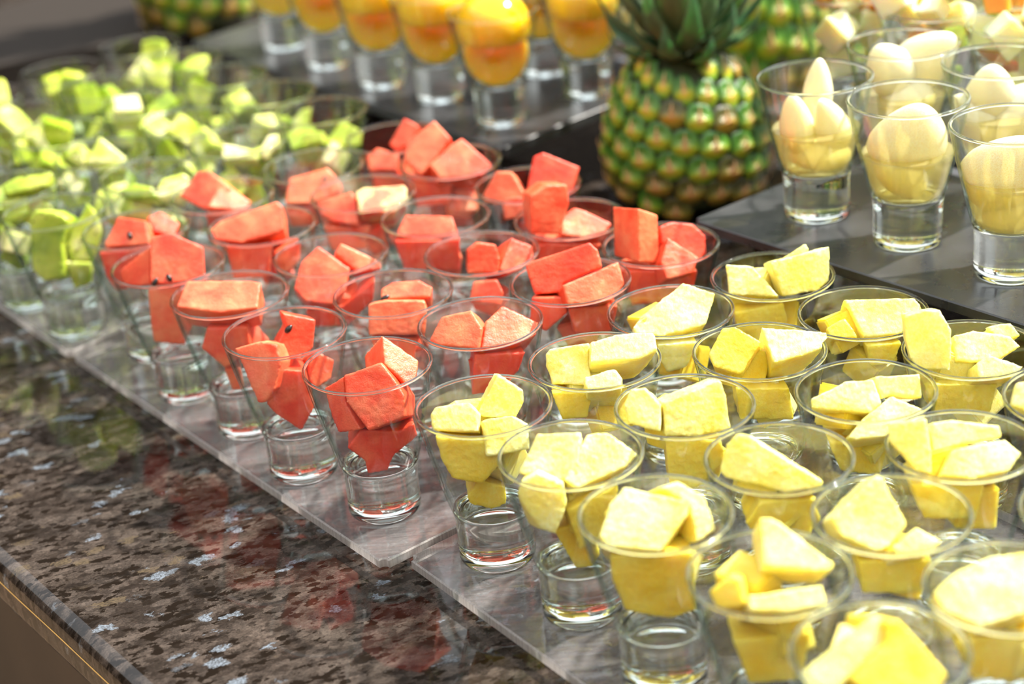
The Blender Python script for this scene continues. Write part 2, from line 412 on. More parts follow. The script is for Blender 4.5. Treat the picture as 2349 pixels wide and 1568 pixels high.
# ------------------------------------------------------------------ trays
def slab_tray(name, pts, z0, z1, mats, label, group=None, bev=.0008):
    """pts: outline (x, y) in order; one slab with its own side material"""
    c = Vector((sum(p[0] for p in pts) / len(pts), sum(p[1] for p in pts) / len(pts), 0))
    root = empty(name, (c.x, c.y, z0))
    bm = bmesh.new(); vb = [bm.verts.new((p[0] - c.x, p[1] - c.y, 0)) for p in pts]
    f = bm.faces.new(vb); ex = bmesh.ops.extrude_face_region(bm, geom=[f])
    for v in ex['geom']:
        if isinstance(v, bmesh.types.BMVert): v.co.z += z1 - z0
    vert = [e for e in bm.edges if abs(e.verts[0].co.z - e.verts[1].co.z) > 1e-5]
    bmesh.ops.bevel(bm, geom=vert, offset=.004, segments=3, affect='EDGES')
    horiz = [e for e in bm.edges if abs(e.verts[0].co.z - e.verts[1].co.z) < 1e-6]
    bmesh.ops.bevel(bm, geom=horiz, offset=bev, segments=1, affect='EDGES')
    bmesh.ops.recalc_face_normals(bm, faces=bm.faces)
    for fa in bm.faces: fa.material_index = 0 if abs(fa.normal.z) > .9 or len(mats) == 1 else 1
    me = bpy.data.meshes.new('plate'); bm.to_mesh(me); bm.free()
    for m in mats: me.materials.append(m)
    o = bpy.data.objects.new('plate', me); COL.objects.link(o); o.parent = root
    tag(root, label, 'tray', group); return root, c
W0, WA, WB = Vector((-.0866, .9592, 0)), Vector((-.043, .0652, 0)), Vector((.0615, .0481, 0))
P0, PAx, PB = Vector((-.0172, .9004, 0)), Vector((.0404, -.0635, 0)), Vector((.0594, .0468, 0))
K0, KA, KB = Vector((-.3178, 1.2699, 0)), Vector((-.0453, .0612, 0)), Vector((.0609, .0593, 0))
S0, SA, SB = Vector((.2074, 1.1495, 0)), Vector((.0473, -.0597, 0)), Vector((.0712, .0569, 0))
SZ = .086; OZ = .060
XY = {'W1': (-.0833, .9661), 'W2': (-.1345, 1.0222), 'W3': (-.1738, 1.088), 'W4': (-.2204, 1.1473), 'W5': (-.2517, 1.2187),
      'W6': (-.0175, 1.0098), 'W7': (-.0704, 1.066), 'W8': (-.1126, 1.1382), 'W9': (-.163, 1.203), 'W10': (-.1971, 1.2720),
      'W11': (.0396, 1.0594), 'W12': (-.0139, 1.1178), 'W13': (-.0438, 1.1903), 'W14': (-.0948, 1.2482), 'W15': (-.1340, 1.3162),
      'W16': (.0994, 1.1036), 'W17': (.0456, 1.1631), 'W18': (.0212, 1.2351), 'W19': (-.0327, 1.2988), 'W20': (-.0741, 1.3643),
      'P1': (-.0186, .9018), 'P2': (.0248, .8384), 'P3': (.0612, .772), 'P4': (.1056, .7126), 'P5': (.1401, .647),
      'P6': (.045, .9441), 'P7': (.0874, .8799), 'P8': (.1267, .815), 'P9': (.1677, .752), 'P10': (.2038, .6832),
      'P11': (.0942, 1.0017), 'P12': (.1383, .9365), 'P13': (.1839, .8805), 'P14': (.2162, .8108), 'P15': (.2632, .740),
      'P16': (.1604, 1.0386), 'P17': (.202, .9735), 'P18': (.248, .9124), 'P19': (.2842, .8530),
      'R1': (.2085, 1.1501), 'R2': (.2539, 1.0914), 'R3': (.3015, 1.0281), 'R4': (.2771, 1.2039), 'R5': (.3264, 1.1474)}
for _ in range(60):                   # neighbouring rims may touch but not overlap
    for a in XY:
        for b in XY:
            if a < b and (a[0] == 'R') == (b[0] == 'R'):
                d = Vector(XY[b]) - Vector(XY[a]); L_ = d.length
                if L_ < .0753: m_ = d * ((.0754 - L_) / L_ / 2); XY[a] = tuple(Vector(XY[a]) - m_); XY[b] = tuple(Vector(XY[b]) + m_)
wf = at_z(878, 1290, 0); wl = at_z(166, 812, 0)
pc = at_z(934, 1278, 0); pe = at_z(1292, 1535, 0)
kf = at_z(157, 808, 0); kl = at_z(0, 700, 0)
def quad(c, adir, la, bdir, lb):
    a = adir.normalized(); b = bdir.normalized()
    return [(c.x, c.y), (c.x + b.x * lb, c.y + b.y * lb), (c.x + b.x * lb + a.x * la, c.y + b.y * lb + a.y * la), (c.x + a.x * la, c.y + a.y * la)]
def bumpers(root, c, pts, inset=.018):
    m = Vector((0, 0))
    for p in pts: m += Vector((p[0], p[1])) / len(pts)
    proto = None
    for p in pts:
        q = Vector((p[0], p[1])); q += (m - q).normalized() * inset
        if proto is None:
            vs, fs = lathe([(0, -.0045), (.0045, -.0045), (.0055, -.0025), (.005, -.0002), (0, -.0002)], 20)
            proto = mesh_obj('bumper_foot', vs, fs, THIN, root, True); o = proto
        else:
            o = proto.copy(); COL.objects.link(o); o.parent = root
        o.location = (q.x - c.x, q.y - c.y, 0)
TZ = -.006
b_w = (at_z(1040, 1236, 0) - pc).normalized()
pts = quad(wf, wl - wf, (wl - wf).length, WB, .272); r_, c_ = slab_tray('acrylic_tray', pts, TZ, 0, [ACR, ACRE], 'clear acrylic tray under the watermelon cups'); bumpers(r_, c_, pts)
pts = quad(pc, pe - pc, .42, PB, .275); r_, c_ = slab_tray('acrylic_tray', pts, TZ, 0, [ACR, ACRE], 'clear acrylic tray under the pineapple cups'); bumpers(r_, c_, pts, .014)
pts = quad(kf, kl - kf, .37, KB, .29); r_, c_ = slab_tray('acrylic_tray', pts, TZ, 0, [ACR, ACRE], 'clear acrylic tray under the kiwi cups'); bumpers(r_, c_, pts)
def legs(root, c, pts, h, inset=.035):
    m = Vector((0, 0))
    for p in pts: m += Vector((p[0], p[1])) / len(pts)
    for p in pts:
        q = Vector((p[0], p[1])); q += (m - q).normalized() * inset
        vs, fs = lathe([(0, -h), (.010, -h), (.010, -h + .004), (.007, -h + .008), (.007, -.0003), (0, -.0003)], 24)
        mesh_obj('leg', vs, fs, mat_simple('black_metal', (.015, .015, .016), .35), root, True, (q.x - c.x, q.y - c.y, 0))
s_c = at_z(1588, 503, SZ); s_e = at_z(2349, 744, SZ); s_l = at_z(1790, 421, SZ)
pts = quad(s_c, s_e - s_c, .40, s_l - s_c, .168); r_, c_ = slab_tray('slate_tray', pts, SZ - .007, SZ, [SLATE], 'dark slate tray on legs under the pear cups'); legs(r_, c_, pts, SZ - .007 - GZ, .05)
o_c = at_z(1152, 340, OZ); o_e = at_z(870, 262, OZ); o_r = at_z(1392, 243, OZ)
pts = quad(o_c, at_z(530, 128, OZ) - o_c, .50, o_r - o_c, .215); r_, c_ = slab_tray('slate_tray', pts, OZ - .009, OZ, [SLATE], 'dark slate tray on legs under the peach cups'); legs(r_, c_, pts, OZ - .009 - GZ)
MZ = .086
M0 = Vector((.268, 1.345, 0))
pts = quad(M0 - SA.normalized() * .06 - SB.normalized() * .034 + SA.normalized() * .0, SA, .38, SB, .34)
r_, c_ = slab_tray('slate_tray', pts, MZ - .007, MZ, [SLATE], 'dark slate tray under the mixed fruit cups behind the pears'); legs(r_, c_, pts, MZ - .007 - GZ)

vb = [at_z(u, v, GZ + .022) for u, v in ((-330, 215), (322, 88), (300, -72), (-280, 98))]  # near-black board added to stand in for shade on the far counter
c = sum(vb, Vector()) / 4; board = empty('shade_board', (c.x, c.y, GZ))
mesh_obj('shade_panel', [(p.x - c.x, p.y - c.y, z) for z in (.0004, .022) for p in vb], [(0, 3, 2, 1), (4, 5, 6, 7), (0, 1, 5, 4), (1, 2, 6, 5), (2, 3, 7, 6), (3, 0, 4, 7)], mat_simple('near_black_shade', (.018, .012, .008), .6), board)
tag(board, 'near-black board added for the dark shade behind the kiwi cups at far left', 'board')

# ------------------------------------------------------------------ glass cups
CUPH = .0942
def build_cup(name='glass_cup'):
    root = empty(name, (0, 0, 0))
    base = [(0, .0030), (.010, .0028), (.0165, .0014), (.0190, .0004), (.0202, .0002), (.0211, .0010), (.0215, .0030), (.0215, .0200), (.0218, .0270), (.0226, .0310),
            (.0222, .0322), (.0195, .0316), (.0150, .0302), (.008, .0290), (0, .0286)]
    vs, fs = lathe(base, 56); mesh_obj('base', vs, fs, GLASS, root, True)
    ro = [(.0226, .0312), (.0240, .0350), (.0262, .0430), (.0300, .0590), (.0338, .0755), (.0366, .0895), (.0371, .0922)]
    ri = [(.0359, .0922), (.0354, .0895), (.0326, .0755), (.0288, .0590), (.0249, .0430), (.0226, .0350), (.0214, .0324)]
    vs, fs = lathe(ro, 72); n0 = len(vs); v2, f2 = lathe(ri, 72)
    mesh_obj('bowl', vs + v2, fs + [tuple(n0 + i for i in f) for f in f2], THIN, root, True)
    rim = []
    for k in range(8):
        a = 2 * math.pi * k / 8; rim.append((.03645 + .0011 * math.cos(a), .0932 + .0011 * math.sin(a)))
    vs, fs = lathe(rim, 72, True); mesh_obj('rim', vs, fs, GLASS, root, True)
    return root
CUP = build_cup(); CUP_USED = [False]
def place_cup(x, y, z, label, group):
    if not CUP_USED[0]: CUP_USED[0] = True; r = CUP
    else:
        r = CUP.copy(); COL.objects.link(r)
        for ch in CUP.children:
            c = ch.copy(); COL.objects.link(c); c.parent = r
    r.location = (x, y, z); r.rotation_euler = (0, 0, rng.uniform(0, 6.28))
    tag(r, label, 'cup', group); return r
def r_in(z):                          # inner radius of a cup at height z over its foot
    return np.interp(z, [.0290, .0302, .0316, .0330, .0350, .0430, .0590, .0755, .0895, .0942], [.0005, .015, .0195, .0212, .0224, .0247, .0286, .0324, .0352, .0357])
ORD = ['first', 'second', 'third', 'fourth', 'fifth']
WROW = ['left-edge', 'second', 'third', 'right-hand']
def cup_where(k):
    n = int(k[1:]) - 1
    if k[0] == 'W': return '%s watermelon cup from the front, %s row' % (ORD[n % 5], WROW[n // 5])
    if k[0] == 'P':
        rows = [(0, 5, 'left-edge row'), (5, 10, 'row next to left edge'), (10, 15, 'row next to slate side'), (15, 19, 'row beside the slate')]
        for a, b, t in rows:
            if a <= n < b: return '%s pineapple cup from the watermelon, %s' % (ORD[n - a], t)
for k, (x, y) in XY.items():
    if k[0] in 'WP':
        place_cup(x, y, 0, 'flared glass cup, ' + cup_where(k), 'glass cups of watermelon' if k[0] == 'W' else 'glass cups of pineapple')

# ------------------------------------------------------------------ fruit pieces cut to the shapes seen
PIECES = []       # raw objects waiting to be remeshed: (obj, cup xy, cup z, amp, mat)
def piece(name, cat, cup, poly, fo, tilt, az, depth, mat, label, group, amp=.0006, voxel=.00095, taper=.93):
    depth *= 1.55
    cx, cyy, cz = cup
    u = sum(p[0] for p in poly) / len(poly); v = sum(p[1] for p in poly) / len(poly)
    c = at_y(u, v, cyy - fo)
    t, a = R_(tilt), R_(az)
    n = Vector((math.sin(t) * math.sin(a), -math.sin(t) * math.cos(a), math.cos(t)))
    front = []
    for pu, pv in poly:
        d = ray(pu, pv); q = CAM + d * ((c - CAM).dot(n) / d.dot(n)); front.append(q)
    ctr = sum(front, Vector()) / len(front)
    vs = [q - ctr for q in front] + [(q - ctr) * taper - n * depth for q in front]; k = len(front)
    fs = [tuple(range(k)), tuple(range(k, 2 * k))[::-1]] + [(i, k + i, k + (i + 1) % k, (i + 1) % k) for i in range(k)]
    bm = bmesh.new(); bv = [bm.verts.new(q) for q in vs]
    for f in fs: bm.faces.new([bv[i] for i in f])
    bmesh.ops.recalc_face_normals(bm, faces=bm.faces)
    me = bpy.data.meshes.new(name); bm.to_mesh(me); bm.free()
    o = bpy.data.objects.new(name, me); COL.objects.link(o); o.location = ctr
    tag(o, label, cat, group)
    md = o.modifiers.new('r', 'REMESH'); md.mode = 'VOXEL'; md.voxel_size = voxel; md.use_smooth_shade = True
    md = o.modifiers.new('s', 'SMOOTH'); md.factor = .5; md.iterations = 1
    PIECES.append((o, (cx, cyy), cz, amp, mat)); return o
def finish_pieces():
    dg = bpy.context.evaluated_depsgraph_get(); news = []
    for o, *_ in PIECES:
        news.append(bpy.data.meshes.new_from_object(o.evaluated_get(dg), depsgraph=dg))
    for (o, cxy, cz, amp, mat), me in zip(PIECES, news):
        old = o.data; o.modifiers.clear(); me.name = old.name; o.data = me; bpy.data.meshes.remove(old)
        n = len(me.vertices); co = np.empty(n * 3, 'f'); me.vertices.foreach_get('co', co); co = co.reshape(-1, 3)
        no = np.empty(n * 3, 'f'); me.vertex_normals.foreach_get('vector', no); no = no.reshape(-1, 3)
        L = np.array(o.location)
        if amp > 0:
            sd = Vector((rng.uniform(0, 50), rng.uniform(0, 50), rng.uniform(0, 50)))
            d = np.array([noise.noise(Vector(p) * 95 + sd) * 1.0 + noise.noise(Vector(p) * 420 + sd) * .6 for p in co.tolist()])
            co = co + no * (d * amp)[:, None]
        w_ = co + L; z = w_[:, 2] - cz
        low = z < .0295; w_[low, 2] = cz + .0295
        z = w_[:, 2] - cz; dx = w_[:, 0] - cxy[0]; dy = w_[:, 1] - cxy[1]; rr = np.hypot(dx, dy) + 1e-9
        lim = r_in(np.minimum(z, .0942)) - .0009
        soft = np.where(z > .0942, lim + np.maximum(0, z - .0942) * 2.5, lim)
        s_ = np.minimum(1, soft / rr); w_[:, 0] = cxy[0] + dx * s_; w_[:, 1] = cxy[1] + dy * s_
        co = w_ - L
        me.vertices.foreach_set('co', co.astype('f').ravel()); me.update()
        me.materials.clear(); me.materials.append(mat)
        me.polygons.foreach_set('use_smooth', [True] * len(me.polygons))

WD = {
'W1': [([(876,768),(961,826),(956,866),(932,882),(882,833)], -.004, 52, 32, .022, 0, 'upper right peaked chunk'),
       ([(788,860),(873,831),(903,868),(927,905),(930,955),(845,988),(795,922)], .011, 62, -12, .020, 0, 'large front chunk'),
       ([(743,891),(787,864),(793,924),(828,986),(776,992),(760,955)], .004, 78, -35, .016, 1, 'left lower chunk'),
       ([(826,986),(915,988),(950,969),(958,1000),(903,1045),(886,1088),(843,1086),(838,1058),(797,1027)], .010, 84, 5, .022, 1, 'ragged lowest chunk')],
'W2': [([(647,717),(724,733),(719,796),(701,815),(640,825),(636,788),(657,752)], -.004, 76, 14, .013, 1, 'upright chunk with dark seed hollow'),
       ([(538,799),(598,782),(633,790),(645,830),(630,892),(609,922),(592,924),(565,860)], .012, 70, -18, .014, 0, 'left leaning chunk'),
       ([(632,846),(700,850),(722,930),(692,988),(630,947),(612,926)], .010, 82, 5, .020, 1, 'deep red lower chunk'),
       ([(706,826),(728,806),(768,826),(760,868),(722,891),(709,868)], -.006, 70, 24, .012, 0, 'right side chunk')],
'W3': [([(404,703),(428,644),(570,643),(598,648),(590,706),(500,716)], .006, 40, 0, .018, 0, 'broad flat top chunk'),
       ([(475,752),(567,748),(578,800),(517,845),(462,798)], .010, 84, 0, .022, 1, 'middle chunk'),
       ([(515,848),(552,842),(560,893),(534,896)], .008, 86, 8, .014, 0, 'small lowest chunk')],
'W4': [([(345,542),(396,535),(466,566),(469,637),(386,652),(345,650)], .004, 60, 8, .024, 1, 'tall pointed chunk with seeds'),
       ([(262,630),(344,565),(343,651),(298,660)], -.002, 70, -28, .020, 1, 'back left chunk'),
       ([(340,664),(452,656),(456,703),(423,791),(352,784),(342,703)], .012, 84, 0, .020, 0, 'lower chunk')],
'W5': [([(240,556),(270,497),(333,506),(345,560),(240,566)], .006, 58, -10, .022, 0, 'seeded left top chunk'),
       ([(337,498),(368,485),(413,511),(398,543),(352,530)], -.008, 42, 18, .018, 1, 'right top chunk'),
       ([(228,579),(343,570),(337,651),(268,668),(243,632)], .012, 84, -5, .020, 1, 'lower chunk')],
'W6': [([(984,781),(1012,726),(1081,711),(1106,752),(1100,800),(1000,790)], .006, 58, -12, .020, 0, 'left chunk with torn edge'),
       ([(1114,737),(1153,700),(1235,739),(1230,768),(1180,790),(1104,800)], .002, 48, 18, .026, 0, 'right cube chunk'),
       ([(1088,812),(1205,808),(1190,850),(1140,900),(1083,905)], .010, 84, 4, .022, 1, 'lower chunk')],
'W7': [([(874,662),(902,646),(961,641),(992,658),(987,680),(874,686)], -.010, 42, 0, .015, 0, 'back flat chunk'),
       ([(844,698),(884,688),(974,689),(980,708),(975,768),(846,768)], .008, 70, 0, .016, 0, 'front upright chunk'),
       ([(850,775),(960,775),(945,845),(880,850)], .008, 85, 0, .020, 1, 'lower chunk')],
'W8': [([(674,662),(690,600),(730,565),(802,615),(793,665),(760,698),(700,690)], .008, 54, 6, .018, 0, 'large peaked chunk'),
       ([(768,580),(782,557),(866,597),(882,615),(822,624),(800,608)], -.008, 58, 12, .016, 0, 'right slab chunk'),
       ([(700,715),(790,700),(860,640),(855,690),(800,745),(720,750)], .006, 84, 0, .018, 1, 'lower chunk')],
'W9': [([(482,527),(504,508),(636,461),(650,475),(652,528),(553,556),(493,549)], .004, 54, 0, .022, 0, 'large tilted chunk'),
       ([(518,562),(624,560),(618,635),(535,640)], .010, 84, 0, .018, 0, 'lower chunk'),
       ([(628,580),(690,550),(688,600),(640,640)], .002, 80, 15, .014, 0, 'right lower chunk')],
'W10': [([(411,450),(453,394),(478,391),(530,432),(500,470),(468,480)], .000, 54, -20, .020, 1, 'left top chunk'),
       ([(476,474),(500,430),(526,430),(577,461),(560,482)], .010, 38, 22, .020, 0, 'right top chunk'),
       ([(470,490),(570,490),(560,540),(490,545)], .006, 84, 0, .020, 1, 'lower chunk')],
'W11': [([(1205,611),(1217,600),(1352,556),(1371,572),(1381,611),(1292,650),(1288,670),(1226,674)], -.002, 64, -5, .020, 1, 'long slab chunk'),
       ([(1290,654),(1419,600),(1433,650),(1405,690),(1302,698)], .014, 58, 14, .018, 0, 'pointed front chunk'),
       ([(1220,682),(1291,680),(1302,716),(1253,760),(1214,744)], .008, 76, -8, .018, 1, 'lower left chunk'),
       ([(1304,708),(1418,700),(1405,761),(1318,765)], .010, 85, 5, .022, 0, 'lower right chunk')],
'W12': [([(1072,574),(1096,555),(1138,561),(1147,593),(1144,627),(1072,627)], .002, 70, 4, .018, 0, 'orange-pink left chunk'),
       ([(1146,618),(1173,545),(1234,568),(1230,592),(1196,618),(1165,630)], -.002, 60, 25, .020, 1, 'red right chunk'),
       ([(1076,690),(1086,645),(1140,640),(1154,670),(1150,700)], .012, 62, 0, .022, 0, 'lower chunk')],
'W13': [([(906,540),(930,493),(1037,495),(1045,518),(1042,542)], .002, 46, 0, .022, 0, 'flat topped chunk'),
       ([(904,552),(1054,549),(1056,620),(928,620)], .010, 84, 0, .020, 1, 'front lower chunk')],
'W14': [([(724,462),(806,440),(816,462),(820,516),(760,508),(724,482)], .000, 54, -14, .020, 0, 'left top chunk'),
       ([(817,440),(831,431),(926,424),(934,433),(932,460),(905,486),(823,487)], .000, 46, 6, .020, 2, 'pale rind-side chunk'),
       ([(740,520),(850,520),(840,570),(760,575)], .006, 84, 0, .020, 0, 'lower chunk')],
'W15': [([(654,466),(663,409),(751,384),(767,401),(784,426),(780,440),(716,466)], .002, 52, 0, .020, 0, 'top chunk'),
       ([(652,478),(760,470),(750,515),(668,520)], .006, 84, 0, .020, 0, 'lower chunk')],
'W16': [([(1463,478),(1509,493),(1512,604),(1466,602)], .002, 80, 32, .018, 0, 'tall upright bar chunk'),
       ([(1512,520),(1540,509),(1590,513),(1618,540),(1621,580),(1600,600),(1520,560)], -.006, 62, 18, .016, 1, 'rounded back right chunk'),
       ([(1516,600),(1532,544),(1605,590),(1590,625),(1530,640)], .012, 55, 20, .018, 0, 'small peaked front chunk'),
       ([(1420,620),(1600,620),(1585,690),(1450,700)], .006, 84, 0, .024, 0, 'lower chunk')],
'W17': [([(1218,450),(1254,424),(1301,424),(1306,468),(1284,538),(1219,536)], .002, 78, 12, .018, 0, 'tall upright bar chunk'),
       ([(1286,500),(1316,475),(1340,482),(1404,512),(1386,532),(1344,544),(1288,538)], .000, 44, 10, .020, 1, 'deep red right chunk'),
       ([(1220,560),(1380,560),(1350,620),(1240,620)], .006, 84, 0, .020, 0, 'lower chunk')],
'W18': [([(1108,446),(1138,393),(1174,394),(1206,446),(1190,465),(1112,464)], .000, 66, -8, .018, 0, 'left pointed chunk'),
       ([(1209,444),(1225,358),(1247,350),(1330,383),(1314,440),(1290,446)], -.004, 60, 6, .018, 1, 'right leaning chunk'),
       ([(1152,465),(1165,452),(1210,452),(1214,498),(1158,504)], .012, 70, 0, .020, 1, 'front lower chunk')],
'W19': [([(926,366),(934,325),(996,276),(1034,317),(1000,363),(965,402)], .004, 54, -8, .020, 0, 'topmost cube chunk'),
       ([(985,378),(1035,332),(1060,317),(1129,378),(1108,402),(1010,408)], .012, 54, 14, .020, 0, 'right piled chunk'),
       ([(925,415),(1040,420),(1030,470),(950,475)], .006, 84, 0, .020, 1, 'lower chunk')],
'W20': [([(892,331),(927,271),(961,289),(945,330),(909,345)], .000, 62, -8, .018, 1, 'back pointed chunk'),
       ([(840,358),(866,339),(914,355),(910,388),(848,390)], .012, 52, 0, .020, 0, 'low left chunk'),
       ([(850,395),(950,395),(940,440),(860,440)], .004, 84, 0, .020, 0, 'lower chunk')]}
